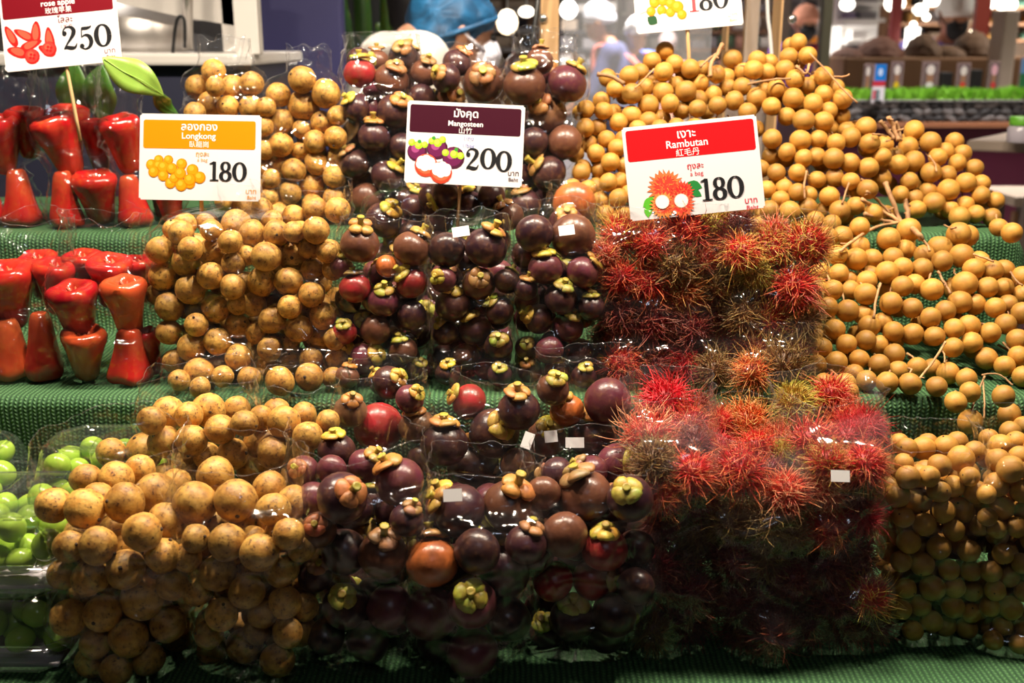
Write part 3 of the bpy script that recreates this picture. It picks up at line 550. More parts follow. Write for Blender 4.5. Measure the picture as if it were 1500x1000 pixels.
# ================================================================== RAMBUTANS
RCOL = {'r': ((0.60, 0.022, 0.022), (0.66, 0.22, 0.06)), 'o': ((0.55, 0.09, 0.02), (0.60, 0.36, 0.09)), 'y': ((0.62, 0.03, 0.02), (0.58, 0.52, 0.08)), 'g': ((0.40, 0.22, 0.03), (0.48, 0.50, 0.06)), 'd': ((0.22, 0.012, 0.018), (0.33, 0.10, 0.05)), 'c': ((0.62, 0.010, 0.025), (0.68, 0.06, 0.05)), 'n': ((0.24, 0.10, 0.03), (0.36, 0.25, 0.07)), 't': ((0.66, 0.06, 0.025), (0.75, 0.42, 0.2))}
RADJ = {'r': 'red', 'o': 'orange', 'y': 'red yellow-tipped', 'g': 'yellow-green', 'd': 'dark red', 'c': 'crimson', 'n': 'olive-brown', 't': 'red tan-tipped'}
def rambutan_bag(items, where, blabel, fill, seed, Y0, zb, s, ztop, rim, yback=0.13, m='bag', **kw):
    pos, rad, n0 = solve(items, Y0, zb, s, ztop, 0.84, 0.76, fill, seed, yback=yback)
    lab = rank_labels(pos, rad, n0, 'rambutan', where, [RADJ[it[3]] for it in items])
    for i in range(len(pos)):
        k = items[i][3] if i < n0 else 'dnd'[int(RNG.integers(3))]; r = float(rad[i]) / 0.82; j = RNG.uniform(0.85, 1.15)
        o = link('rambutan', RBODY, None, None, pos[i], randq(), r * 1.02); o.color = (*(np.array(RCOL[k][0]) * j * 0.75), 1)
        tag(o, lab[i] if i < n0 else 'dark rambutan half hidden deep inside ' + where, 'fruit', ('rambutans of ' if i < n0 else 'inner rambutans of ') + where)
        h = link('hair', HAIR[int(RNG.integers(6))], None, o, (0, 0, 0), randq(), (1.05, 1.05, 1.05)); h.color = (*(np.array(RCOL[k][0]) * j), 1)
        h['tip'] = [float(v) for v in np.array(RCOL[k][1]) * j]; h['kind'] = 'stuff'
    make_bag(blabel, BG, pos, rad * 1.2, zb, rim, m, seed, 0.3, **kw)
R1 = [(908,348,32,'y'),(954,358,30,'r'),(906,405,28,'r'),(950,415,32,'r'),(907,465,30,'d'),(958,475,32,'d'),(938,505,28,'n'),(912,540,30,'r'),(962,540,28,'d'),(888,370,22,'t'),(935,330,22,'o'),(960,322,22,'r')]
R2 = [(1005,340,34,'r'),(992,388,32,'n'),(1030,378,26,'t'),(1060,362,26,'r'),(1003,428,34,'o'),(1050,420,32,'n'),(1014,480,30,'d'),(1040,468,28,'d'),(1060,500,30,'c'),(1002,540,28,'c'),(1045,547,28,'n'),(1030,512,24,'n'),(1045,328,26,'g'),(1080,332,24,'d')]
R3 = [(1091,375,28,'y'),(1125,370,34,'y'),(1176,360,36,'y'),(1133,347,26,'t'),(1108,422,28,'d'),(1163,425,36,'r'),(1107,398,24,'g'),(1126,473,32,'y'),(1173,470,28,'n'),(1110,512,28,'o'),(1160,512,28,'d'),(1102,553,30,'o'),(1147,543,38,'n')]
R4 = [(976,590,38,'c'),(1018,597,22,'d'),(950,640,40,'t'),(1010,625,32,'r'),(1016,655,26,'d'),(1016,697,34,'r'),(972,725,34,'r'),(1020,732,32,'d'),(1020,775,30,'n'),(970,760,26,'d'),(964,840,36,'d'),(1008,812,32,'n'),(970,888,36,'d'),(1013,870,34,'d'),(1005,922,32,'d'),(962,930,28,'d')]
R5 = [(1090,620,34,'o'),(1056,620,22,'r'),(1052,656,24,'c'),(1082,690,38,'r'),(1110,660,32,'r'),(1152,668,18,'g'),(1150,722,34,'t'),(1138,643,24,'t'),(1066,765,30,'n'),(1122,770,34,'n'),(1117,812,38,'n'),(1160,780,26,'n'),(1072,822,30,'d'),(1120,868,38,'d'),(1125,934,34,'d'),(1078,880,30,'d'),(1158,850,28,'d'),(1155,905,28,'d'),(1085,925,26,'d')]
R6 = [(1165,592,30,'g'),(1190,608,38,'g'),(1217,589,30,'r'),(1264,628,32,'c'),(1243,642,30,'c'),(1190,650,36,'r'),(1210,677,28,'y'),(1266,682,32,'r'),(1212,716,32,'t'),(1256,724,26,'d'),(1262,757,32,'c'),(1210,776,32,'r'),(1250,802,28,'d'),(1266,872,34,'y'),(1212,830,34,'d'),(1218,885,32,'d'),(1272,920,28,'d'),(1235,925,28,'d'),(1236,612,26,'r')]
rambutan_bag(R1, 'middle bag by mangosteens', 'clear bag of rambutans beside mangosteens on the middle step', 9, 31, 1.262, Z2, 0.10, 1.18, 0.02, m='bag')
rambutan_bag(R2, 'bag under red card', 'clear bag of rambutans under the red price card', 9, 32, 1.262, Z2, 0.10, 1.18, 0.02, m='bag')
rambutan_bag(R3, 'middle bag by longans', 'clear bag of rambutans beside the loose longans, middle step', 9, 33, 1.255, Z2, 0.10, 1.17, 0.02, m='bag')
rambutan_bag(R4, 'front bag by mangosteens', 'clear bag of rambutans beside mangosteens on the lowest step', 9, 34, 0.95, Z1, 0.08, 1.02, 0.015, m='hazy_bag')
rambutan_bag(R5, 'front middle rambutan bag', 'clear bag of rambutans in the middle of three on lowest step', 9, 35, 0.945, Z1, 0.08, 1.005, 0.015, m='hazy_bag')
rambutan_bag(R6, 'front bag by longan bag', 'clear bag of rambutans with a sticker beside bagged longans', 9, 36, 0.95, Z1, 0.08, 1.02, 0.015, m='hazy_bag', stickers=[(1231, 697, 26, 16, 0.03)])
# ================================================================== BAGGED LONGANS
def longan_bag(items, where, blabel, fill, seed, Y0, zb, s, ztop, rim, yback=0.13, **kw):
    pos, rad, n0 = solve(items, Y0, zb, s, ztop, 1.05, 0.88, fill, seed, yback=yback)
    lab = rank_labels(pos, rad, n0, 'round ochre longan', where)
    for i in range(len(pos)):
        o = link('longan', LGN[int(RNG.integers(5))], None, None, pos[i], randq(), float(rad[i]))
        if i < n0: tag(o, lab[i], 'fruit', 'longans of ' + where); add_scar(o).scale = (0.55,) * 3
        else: tag(o, 'longan half hidden deep inside ' + where, 'fruit', 'inner longans of ' + where)
    make_bag(blabel, BG, pos, rad, zb, rim, 'bag', seed, 0.3, **kw)
N1 = [(1318,649,14),(1330,656,15),(1352,656,17),(1361,649,14),(1383,654,17),(1402,647,15),(1408,672,19),(1428,661,15),(1375,683,16.5),(1324,679,14),(1330,699,17),(1363,699,15),(1397,712,16),(1374,717,17),(1315,724,18),(1349,731,21),(1380,749,17.5),(1323,757,15.5),(1424,722,17),(1417,744,19),(1431,741,17),(1354,767,16.5),(1434,767,15),(1397,773,16),(1418,703,14),(1331,793,17),(1375,802,17),(1419,806,16),(1320,822,15),(1351,826,17),(1390,834,15),(1327,861,14.5),(1365,862,18),(1399,861,15),(1321,892,14),(1350,888,15),(1397,888,16),(1337,923,15),(1368,912,16),(1380,928,16),(1412,925,15),(1421,836,15),(1421,897,14),(1424,866,14)]
N2 = [(1465,652,17),(1462,674,17),(1489,647,15),(1480,690,19),(1494,668,15),(1462,712,18),(1496,719,17),(1470,741,20),(1460,773,14),(1489,771,15),(1498,744,15),(1448,757,13),(1480,632,15),(1449,642,14),(1447,722,14),(1476,842,18),(1458,863,15),(1480,890,17),(1468,917,14),(1455,937,14),(1502,923,14),(1469,811,15),(1496,826,15),(1493,943,14),(1502,866,15),(1510,690,17),(1512,790,16),(1515,655,15),(1520,740,16),(1518,840,16),(1515,900,15)]
longan_bag(N1, 'front bag by rambutans', 'clear bag of loose ochre longans beside rambutans, lowest step', 90, 41, 0.968, Z1, 0.06, 1.0, 0.012)
longan_bag(N2, 'front bag at step end', 'clear bag of loose ochre longans at the end of lowest step', 60, 42, 0.962, Z1, 0.06, 1.0, 0.02)
# ================================================================== LONGAN BUNCHES
def longan_Y(x, y):
    if y < 333 or (x > 1455 and y < 346):
        return float(np.interp(y, [195, 345], [1.66, 1.56])) if x > 1288 else float(np.interp(y, [60, 200, 330], [1.70, 1.61, 1.53]))
    return float(np.interp(y, [333, 450, 560, 620], [1.45, 1.345, 1.262, 1.205]))
LG = [(971,80,13),(988,95,13),(956,91,11),(974,106,14),(922,112,14),(943,108,12),(904,133,13),(926,138,15),(950,126,13),(964,137,15),(988,127,12),(952,157,15),(981,151,13),(999,158,10),(1005,138,15),(861,161,13),(880,165,13),(905,165,13),(921,172,15),(946,176,14),(860,190,13.5),(877,189,12),(887,150,10),(1012,102,13),(1030,106,12),(1027,124,12.5),(963,171,10),(910,182,13),(1026,141,10),(1021,159,13),(1044,137,11),(1051,154,12.5),(1052,112,12.5),(1070,112,12.5),(1077,97,14),(1080,104,13),(1060,125,11),(1086,128,12.5),(1077,148,13.5),(1101,102,14),(1108,90,12),(1109,145,14),(1125,106,12),(1094,162,12),(1126,131,11),(1127,154,13),
(1169,66,12),(1178,80,13),(1158,87,13),(1149,100,14),(1165,117,13.5),(1206,114,14),(1134,131,12),(1161,144,15.5),(1193,152,14),(1207,138,13),(1230,149,14.5),(1224,131,11),(1206,178,14.5),(1174,177,15.5),(1157,170,13),(1212,164,12),(1227,168,10),(1227,186,12),(1240,192,12),(1263,188,14.5),(1180,125,11),(1131,206,14),(1171,206,15.5),(1152,222,13),(1201,204,13),(1227,209,13),(1243,199,14),(1272,211,14.5),(1200,231,13.5),(1221,237,15),(1244,239,14),(1267,243,14.5),(1217,258,14),(1199,268,13),(1178,231,12),(1168,253,12),(1137,258,13),(1120,245,10),(1127,279,12),(1146,272,12),(1168,282,13),(1185,306,14.5),(1156,309,15),(1127,308,14),(1216,290,14),(1229,308,15),(1252,302,13),(1217,326,11),(1270,277,14.5),(1243,265,12),(1187,282,11),(1142,289,11),(1129,231,11),(1192,316,12),(1107,330,13),
(859,214,12),(874,228,12.5),(891,237,13.5),(900,216,13),(892,204,12),(910,201,11),(853,254,13),(855,244,12),(877,252,10),(890,267,13.5),(917,244,11),(913,268,11),(840,274,12),(866,276,12),(878,294,13),(906,291,13.5),(890,313,13.5),(898,323,13),(914,313,11),(850,226,10),(874,266,10),(922,279,10),
(1336,199,14.5),(1364,210,14.5),(1326,214,14),(1399,215,12),(1401,221,12),(1387,223,12),(1377,226,11),(1300,215,11),(1288,228,11),(1339,239,15.5),(1314,240,14),(1298,236,12),(1363,256,14.5),(1387,253,12.5),(1402,240,12.5),(1425,245,11.5),(1291,261,14.5),(1332,266,13),(1389,280,15.5),(1416,269,14.5),(1366,297,15.5),(1319,285,12),(1344,306,13),(1404,316,14.5),(1429,312,12.5),(1418,299,11),(1435,287,13),(1454,293,12),(1437,270,10),(1452,318,12),(1463,333,11),(1482,341,11),(1311,223,11),(1342,289,10),(1279,312,13),(1298,314,12),(1359,276,10),(1393,306,11),
(1238,346,15),(1254,336,14),(1216,347,12),(1228,374,14),(1256,379,16),(1260,366,15),(1305,354,16),(1330,344,17),(1332,363,14),(1296,378,14),(1279,381,12),(1296,400,16),(1276,397,13),(1268,410,13),(1226,405,14),(1208,402,13),(1215,424,15),(1201,421,13),(1213,451,16),(1264,432,16),(1241,455,16),(1324,392,13),(1321,418,15),(1305,444,16),(1336,451,14),(1266,461,13),(1250,419,12),(1402,345,17),(1385,365,18),(1408,376,17),(1375,381,15),(1348,373,14),(1348,391,15),(1363,423,16),(1416,416,18),(1426,392,15),(1432,386,12),(1456,397,15),(1468,397,14),(1448,421,15),(1472,427,14),(1492,429,13),(1495,406,13),(1408,443,17),(1429,446,15),(1386,454,14),(1456,453,14),(1495,458,16),(1364,464,14),(1343,416,12),(1472,472,13),(1477,443,11),(1273,480,16),(1268,497,14),(1222,489,15),(1204,511,14.5),(1241,502,14.5),(1201,491,11),(1226,531,15.5),(1258,523,13),(1285,533,15),(1308,487,13),(1334,489,16),(1309,518,12),(1316,542,12),(1298,560,15.5),(1207,561,13),(1238,562,15.5),(1250,547,13),(1270,557,12),(1196,533,12),(1243,574,13),(1292,474,11),(1289,502,11),(1421,480,16),(1402,481,13),(1446,485,14),(1427,505,15),(1396,509,14),(1366,492,14),(1448,524,16),(1469,534,14),(1490,500,16),(1491,521,14),(1495,549,15),(1470,580,15.5),(1387,548,16),(1372,542,13),(1343,538,13),(1333,562,16),(1421,617,17.5),(1421,574,14),(1400,589,15.5),(1480,608,16),(1372,566,13),(1410,553,12),(1497,623,14)]
LG += [(x + (7 if (y // 24) % 2 else 0), y, 12.5) for y in range(186, 326, 24) for x in range(930, 1110, 27)]
BUN = [('longan bunch drooping behind the mangosteens', 890, 180), ('longan bunch below the mangosteens and left of red card', 880, 285), ('longan bunch directly above the red price card', 985, 125), ('longan bunch above the red card corner with a bare twig', 1080, 125), ('topmost longan bunch with a long bare twig', 1175, 110), ('longan bunch below the long bare twig', 1210, 185), ('longan bunch behind rambutans, right of red card', 1165, 280), ('longan bunch at edge of the top step near thick stalks', 1245, 270), ('longan bunch with cut stalks standing upright on top step', 1330, 230), ('longan bunch hanging over the far end of top step', 1420, 280), ('longan bunch beside the middle step rambutans', 1235, 390), ('longan bunch below the thick cut stalks, middle step', 1310, 390), ('longan bunch against the pale green step edge', 1400, 385), ('longan bunch at the end of the middle step', 1475, 430), ('lower longan bunch beside rambutans above front rambutan bag', 1225, 520), ('longan bunch with small forked twig, middle step edge', 1310, 520), ('longan bunch in dark hollow of middle step', 1415, 490), ('longan bunch dangling below the middle step edge', 1440, 590)]
def bunches():
    n = len(LG); pos, rad, dirs = [], [], []
    for (x, y, r) in LG:
        Y = longan_Y(x, y); d = ray(x, y); t = Y / d.y; rp = 1.06 * max(r, 12.8 if y < 335 else 14.5); t += max(0, (14 - r)) * 0.003
        zf = Z3 if Y > E3 - 0.005 else Z2 if Y > E2 else 0.0; rr = rp * t / F
        if zf and CAM.z + t * d.z < zf + rr: t = (zf + rr + 0.001 - CAM.z) / d.z
        pos.append(np.array(CAM + d * t)); rad.append(rp * t / F); dirs.append(np.array(d.normalized()))
    pos = np.array(pos); rad = np.array(rad); dirs = np.array(dirs)
    # a second layer so the gaps between the front fruits show more fruit, not the step
    fp, fr, src = [], [], []
    for k in RNG.permutation(n):
        if LG[k][1] > 585 or LG[k][2] < 12: continue
        p = pos[k] + dirs[k] * rad[k] * 2.0 + np.array([RNG.normal() * 0.012, 0, -abs(RNG.normal()) * 0.008]); r = rad[k] * 0.95
        zf = Z3 if p[1] > E3 - 0.01 else Z2
        if p[2] < zf + r + 0.002 or p[1] > 1.85: continue
        q = np.vstack([pos] + [a[None] for a in fp]); rr = np.concatenate([rad, fr]) if fr else rad
        if (np.linalg.norm(q - p, axis=1) < 0.9 * (rr + r)).any(): continue
        if p[1] > E3 - 0.03 and p[1] < E3 + 0.02 and p[2] < Z3 + r: continue
        fp.append(p); fr.append(r); src.append(k)
    allp = np.vstack([pos] + [a[None] for a in fp]); allr = np.concatenate([rad, fr]); alld = np.vstack([dirs, dirs[src]])
    for _ in range(120):
        df = allp[:, None] - allp[None]; dist = np.linalg.norm(df, axis=2) + 1e-9; ov = (allr[:, None] + allr[None]) * 0.95 - dist; np.fill_diagonal(ov, -1)
        ii, jj = np.where(ov > 0); mv = np.zeros_like(allp)
        for i, j in zip(ii, jj):
            if i < j:
                u = df[i, j] / dist[i, j]; o_ = ov[i, j]; mv[i] += u * o_ * 0.14; mv[j] -= u * o_ * 0.14
                a, b = (i, j) if allp[i] @ alld[i] > allp[j] @ alld[j] else (j, i); mv[a] += alld[a] * o_ * 0.4; mv[b] -= alld[b] * o_ * 0.08
        allp += mv
        for (zz, y0, y1) in ((Z3, E3, 9), (Z2, E2 + 0.005, E3 - 0.02)):
            s = (allp[:, 1] > y0) & (allp[:, 1] < y1) & (allp[:, 2] < zz + allr) & (allp[:, 2] > zz - 0.03) & (allp[:, 0] < 0.70); allp[s, 2] = (zz + allr)[s] + 0.001
    own = lambda x, y: min(range(len(BUN)), key=lambda b: (x - BUN[b][1]) ** 2 + (y - BUN[b][2]) ** 2)
    roots = []; cent = []
    for lab, x, y in BUN:
        c = atY(x, y, longan_Y(x, y) + 0.04); e = empty('longan_bunch', c); tag(e, lab, 'fruit', 'longan bunches on the steps'); roots.append(e); cent.append(c)
    stalks = [bmesh.new() for _ in BUN]
    for i in range(len(allp)):
        x, y = (LG[i][:2] if i < n else LG[src[i - n]][:2]); b = own(x, y); p = Vector(allp[i])
        o = link('longan', LGN[int(RNG.integers(5))], None, roots[b], p - cent[b], randq(), float(allr[i]))
        # its stalk runs back into the heap
        q = p + Vector((RNG.normal() * 0.004, 0.012, 0.006)).normalized() * allr[i]; d = Vector((cent[b] + Vector((0, 0.03, 0.01)) - p))
        if d.length > 0.02:
            e = q + d.normalized() * 0.022 + Vector(RNG.normal(size=3)) * 0.004
            tube(stalks[b], [q - cent[b], (q + e) / 2 + Vector(RNG.normal(size=3)) * 0.002 - cent[b], e - cent[b]], [0.0013, 0.0013, 0.0018], 5)
    TW = [([(875,108),(893,111),(914,122)], 4.2), ([(958,101),(940,120),(930,129)], 1.6), ([(1058,65),(1050,79),(1041,95),(1040,112)], 4.0), ([(1050,79),(1038,86),(1026,98)], 2.2), ([(1095,123),(1130,117),(1158,115)], 2.0), ([(1186,78),(1215,108),(1235,131),(1256,151)], 1.8), ([(1222,112),(1236,112),(1244,109)], 1.6), ([(1166,96),(1180,108),(1186,94)], 2.6), ([(1302,171),(1310,188),(1316,206)], 4.2), ([(1289,177),(1300,190),(1310,204)], 3.6), ([(1312,178),(1317,192),(1319,206)], 3.2), ([(1278,196),(1288,197),(1298,199)], 1.6), ([(1298,207),(1312,202),(1322,200)], 1.8), ([(1296,268),(1308,295),(1320,325),(1342,338),(1350,350)], 4.6), ([(1263,292),(1290,308),(1320,325)], 3.6), ([(1325,293),(1330,308),(1330,325)], 4.8), ([(1270,280),(1290,298),(1312,320)], 2.6), ([(1320,326),(1285,332),(1250,352),(1230,369)], 2.8), ([(1268,313),(1290,322),(1315,326)], 3.6), ([(1385,500),(1372,522),(1352,548),(1341,560)], 2.2), ([(1376,511),(1383,518),(1384,532)], 1.6), ([(1442,551),(1432,575),(1422,603)], 1.8), ([(1438,549),(1458,547),(1472,554),(1483,564)], 1.7), ([(1440,560),(1442,585),(1441,612)], 1.7), ([(1290,415),(1283,440),(1280,466)], 2.4), ([(1374,397),(1384,415),(1393,430)], 2.2), ([(1426,372),(1440,377),(1456,383)], 2.0), ([(1350,350),(1358,358),(1362,368)], 2.4), ([(1182,250),(1178,270),(1179,291)], 2.0), ([(1244,268),(1238,284),(1234,298)], 1.8), ([(1384,330),(1394,334),(1400,333)], 1.6), ([(1361,228),(1370,240),(1372,252)], 1.8), ([(1480,398),(1488,410),(1498,418)], 1.8), ([(1160,380),(1163,388),(1160,396)], 1.2)]
    for pts, rp in TW:
        mx, my = pts[len(pts) // 2]; b = own(mx, my); P = []
        for (x, y) in pts:
            Y = longan_Y(x, y); p = atY(x, y, Y - 0.012 - 0.003 * rp); P.append(p)
        P = catmull(P, 4); k = 0.72 * rp * (P[0] - CAM).length / F
        bm = bmesh.new(); tube(bm, [p + Vector(RNG.normal(size=3)) * k * 0.18 - cent[b] for p in P], [k * (1.25 if i in (0, len(P) - 1) else 1.0) for i in range(len(P))], 7)
        for i in range(1, len(P) - 1, 4):
            if rp > 1.7: tube(bm, [P[i] - cent[b], P[i] + Vector(RNG.normal(size=3)) * k * 1.6 - cent[b]], [k * 0.55, k * 0.4], 5)
        link('twig', bm_mesh('twig', bm), M['twig'], roots[b])
    for b, bm in enumerate(stalks):
        if len(bm.verts): o = link('fruit_stalks', bm_mesh('fruit_stalks', bm), M['twig'], roots[b]); o['kind'] = 'stuff'
        else: bm.free()
bunches()
# ================================================================== ROSE APPLES
def rose_bag(items, where, blabel, seed, Y0, zb, s, rim, m='bag', **kw):
    """items: px, py, half width px, half height px, 1 = wide end up or -1, colour key, tilt"""
    cols = {'r': (0.50, 0.008, 0.012), 'c': (0.40, 0.006, 0.014), 'o': (0.50, 0.07, 0.02), 'd': (0.28, 0.006, 0.012)}
    nm = {'r': 'bright red', 'c': 'crimson', 'o': 'orange-red', 'd': 'dark red'}
    P, Rr = [], []
    for (px, py, rw, rh, up, col, tilt, back) in items:
        d = ray(px, py); t = (Y0 + back + s * (CAM.z - zb)) / (d.y - s * d.z); r = rw * t / F; t += r; p = CAM + d * t
        if p.z < zb + rh * t / F + 0.001: p.z = zb + rh * t / F + 0.001
        P.append(np.array(p)); Rr.append(r)
    P = np.array(P); Rr = np.array(Rr); lab = rank_labels(P, Rr, len(P), 'rose apple', where, [nm[it[5]] + (' upturned' if it[4] > 0 else ' upright') for it in items])
    sp, sr = [], []
    for i, (px, py, rw, rh, up, col, tilt, back) in enumerate(items):
        r = float(Rr[i]); hz = r * rh / rw / 1.18
        ax = (Vector((0, 0, 1)) * up + RT * tilt - Vector((0, 1, 0)) * (0.18 if up > 0 else 0.0)).normalized()
        q = ax.to_track_quat('Z', 'Y') @ Quaternion((0, 0, 1), RNG.uniform(0, 6.28))
        o = link('rose_apple', RA[int(RNG.integers(5))], None, None, P[i], q, (r, r, hz)); o.color = (*(np.array(cols[col]) * RNG.uniform(0.85, 1.2)), 1)
        tag(o, lab[i], 'fruit', 'rose apples of ' + where); link('calyx', CALYX, None, o)
        for k in (-0.6, 0, 0.6):
            sp.append(P[i] + np.array(ax) * k * hz * 1.1); sr.append(r * (0.95 if k > 0 else 0.8 if k == 0 else 0.55))
    make_bag(blabel, BG, np.array(sp), np.array(sr), zb, rim, m, seed, 0.3, wr=1.3, **kw)
U = 1
rose_bag([(5,212,31,42,U,'c',0,0),(39,195,28,36,U,'r',.05,.03),(30,294,28,41,-U,'r',0,0),(-22,292,28,40,-U,'c',0,0)], 'top bag at stand end', 'clear bag of rose apples at the end of the top step', 51, 1.56, Z3, 0.1, 0.06)
rose_bag([(91,214,36,46,U,'r',-.25,0),(101,196,31,40,U,'c',.1,.06),(94,293,25,41,-U,'r',.05,0),(143,297,34,39,U,'r',0,0),(143,214,24,38,U,'d',0,.05)], 'top bag under leaves', 'clear bag of rose apples pierced by the stick of their card', 52, 1.55, Z3, 0.1, 0.07)
rose_bag([(182,212,31,42,U,'r',-.1,0),(194,297,26,37,-U,'c',.1,0),(250,312,26,34,U,'r',0,.02),(226,225,22,36,U,'d',0,.05),(238,290,22,34,U,'c',0,.06)], 'bag behind orange card', 'clear bag of rose apples partly behind the orange card', 53, 1.56, Z3, 0.1, 0.06)
rose_bag([(16,435,41,50,U,'r',0,0),(82,420,32,40,U,'r',.1,.02),(60,404,30,34,U,'c',0,.06),(16,536,34,44,-U,'o',0.1,0),(66,536,29,50,-U,'c',-.05,0),(-45,440,34,46,U,'c',0,0),(-44,536,32,44,-U,'r',0,0)], 'middle bag at stand end', 'clear bag of rose apples at the end of the middle step', 54, 1.275, Z2, 0.2, 0.05)
rose_bag([(113,461,37,46,U,'c',-.05,0),(186,452,34,46,U,'o',0,0),(162,413,34,38,U,'r',.1,.04),(124,402,29,34,U,'c',0,.07),(205,410,26,34,U,'c',0,.08),(128,546,34,40,U,'o',.1,0),(192,542,33,41,-U,'r',-.05,0),(222,548,20,36,U,'d',0,.03)], 'middle bag by longkong', 'clear bag of rose apples beside longkong on the middle step', 55, 1.262, Z2, 0.10, 0.05)
# leaves tucked behind the rose apples
def leaf(name, pts, wpx, Y, m, label, fold=0.05):
    P = catmull([atY(x, y, Y + dy) for x, y, dy in pts], 6); n = len(P); vs, fs = [], []
    for i, p in enumerate(P):
        u = i / (n - 1); wd = wpx * Y / F * (math.sin(math.pi * min(1, u * 0.98 + 0.01)) ** 1.15) * (1.15 - 0.2 * u)
        d = (P[min(i + 1, n - 1)] - P[max(i - 1, 0)]).normalized(); sd = d.cross(Vector((0, -1, 0.35))).normalized()
        nrm = sd.cross(d).normalized()
        for k in (-1, -0.5, 0, 0.5, 1): vs.append(p + sd * wd * k + nrm * abs(k) * wd * fold + nrm * 0.0012 * math.sin(7 * u + k))
    for i in range(n - 1):
        for k in range(4): fs.append((i * 5 + k, i * 5 + k + 1, i * 5 + 6 + k, i * 5 + 5 + k))
    o = link(name, mesh(name, vs, fs), m); md = o.modifiers.new('thick', 'SOLIDIFY'); md.thickness = 0.0006
    tag(o, label, 'leaf', 'leaves behind the rose apples'); bm = bmesh.new(); tube(bm, [p + Vector((0, -0.0012, 0)) for p in P[1:]], [0.0012 * (1 - 0.7 * i / n) for i in range(1, n)], 5)
    link('midrib', bm_mesh('midrib', bm), m, o)
def leafmat(name, a, b):
    m = mat(name, a, 0.4); N = NT(m); nz = N.n('TexNoise', i_Scale=30.0); N.l(N.mix(nz.outputs[0], a, b), N.b.inputs['Base Color']); N.b.inputs['Subsurface Weight'].default_value = 0.1; return m
lm1 = leafmat('pale_leaf', (0.27, 0.42, 0.06), (0.20, 0.36, 0.05)); lm2 = leafmat('deep_leaf', (0.05, 0.16, 0.015), (0.03, 0.10, 0.01))
leaf('leaf', [(150,84,0),(180,104,0),(212,120,-0.01),(240,140,0.01)], 23, 1.50, lm1, 'pale green pointed leaf lying over the upper rose apple bag')
leaf('leaf', [(228,128,0),(235,145,0.01),(245,158,0.02),(262,168,0.03)], 12, 1.60, lm2, 'dark green leaf tip behind the orange card')
leaf('leaf', [(112,92,0),(108,125,0),(112,155,0.01),(125,190,0.02)], 26, 1.70, lm2, 'broad dark green leaf behind the bamboo stick')
leaf('leaf', [(150,95,0),(145,125,0),(148,155,0.01),(152,185,0.02)], 24, 1.69, lm2, 'broad dark green leaf under the pale leaf')
# ================================================================== GRAPES IN CLAMSHELL BOXES
def clamshell(cx, cy, cz, w_, d_, h1, h2, label, yaw=0.0, seed=0, glabel='', n=26, paper=False):
    rt = empty('clamshell_box', (cx, cy, cz)); rt.rotation_euler = (0, 0, yaw); tag(rt, label, 'box', 'plastic boxes of grapes')
    def ring(w, d, z, ch):
        a, b = w / 2, d / 2; return [(-a + ch, -b, z), (a - ch, -b, z), (a, -b + ch, z), (a, b - ch, z), (a - ch, b, z), (-a + ch, b, z), (-a, b - ch, z), (-a, -b + ch, z)]
    def shell(rings, close_first, close_last):
        vs = [p for r in rings for p in r]; fs = [tuple(i * 8 + k for k in ()) for i in ()]
        for i in range(len(rings) - 1):
            for k in range(8): fs.append((i * 8 + k, i * 8 + (k + 1) % 8, i * 8 + 8 + (k + 1) % 8, i * 8 + 8 + k))
        if close_first: fs.append(tuple(range(8))[::-1])
        if close_last: fs.append(tuple(range(len(vs) - 8, len(vs))))
        bm = bmesh.new(); bv = [bm.verts.new(v) for v in vs]
        for f in fs: bm.faces.new([bv[i] for i in f])
        bmesh.ops.bevel(bm, geom=[e for e in bm.edges if not e.is_boundary], offset=0.003, segments=2, affect='EDGES'); return bm_mesh('shell', bm)
    c = 0.022
    tray = shell([ring(w_ * 0.84, d_ * 0.82, 0.001, c), ring(w_ * 0.88, d_ * 0.86, h1 * 0.4, c), ring(w_ * 0.95, d_ * 0.94, h1 - 0.004, c), ring(w_ * 0.97, d_ * 0.96, h1 - 0.002, c), ring(w_ * 1.04, d_ * 1.05, h1 - 0.002, c), ring(w_ * 1.04, d_ * 1.05, h1 - 0.005, c)], True, False)
    lid = shell([ring(w_ * 1.04, d_ * 1.05, h1, c), ring(w_ * 0.97, d_ * 0.96, h1, c), ring(w_ * 0.95, d_ * 0.94, h1 + 0.004, c), ring(w_ * 0.86, d_ * 0.84, h1 + h2 * 0.8, c), ring(w_ * 0.80, d_ * 0.78, h1 + h2, c), ring(w_ * 0.74, d_ * 0.70, h1 + h2, c), ring(w_ * 0.72, d_ * 0.68, h1 + h2 - 0.003, c)], False, True)
    link('tray', tray, M['clamshell'], rt); link('lid', lid, M['clamshell'], rt)
    if paper: rbox('paper_liner', (-w_ * 0.38, -d_ * 0.36, 0.003), (w_ * 0.38, d_ * 0.36, 0.008), mat('pale_paper', (0.6, 0.55, 0.6), 0.7), rt, 0.002)
    rng = np.random.default_rng(seed); P = []; out = []
    for _ in range(6000):
        if len(P) >= n: break
        r = 0.0135 * rng.uniform(0.92, 1.1); z = rng.uniform(0.012 + r, h1 + h2 - r - 0.004); k = np.interp(z, [0, h1, h1 + h2], [0.82, 0.90, 0.72])
        p = np.array([rng.uniform(-1, 1) * (w_ * k / 2 - r - 0.003), rng.uniform(-1, 1) * (d_ * k / 2 - r - 0.003), z])
        if all(np.linalg.norm(p - q) > 0.95 * (r + rr) for q, rr in P): P.append((p, r))
    # settle: highest last
    glab = rank_labels(np.array([a[0] for a in P]), np.array([a[1] for a in P]), len(P), 'green grape', glabel)
    for i, (p, r) in enumerate(P):
        wp = rt.location + Quaternion((0, 0, 1), yaw) @ Vector(p)
        g = link('grape', GRAPE, None, None, wp, randq(), r)
        tag(g, glab[i], 'fruit', 'grapes in ' + glabel)
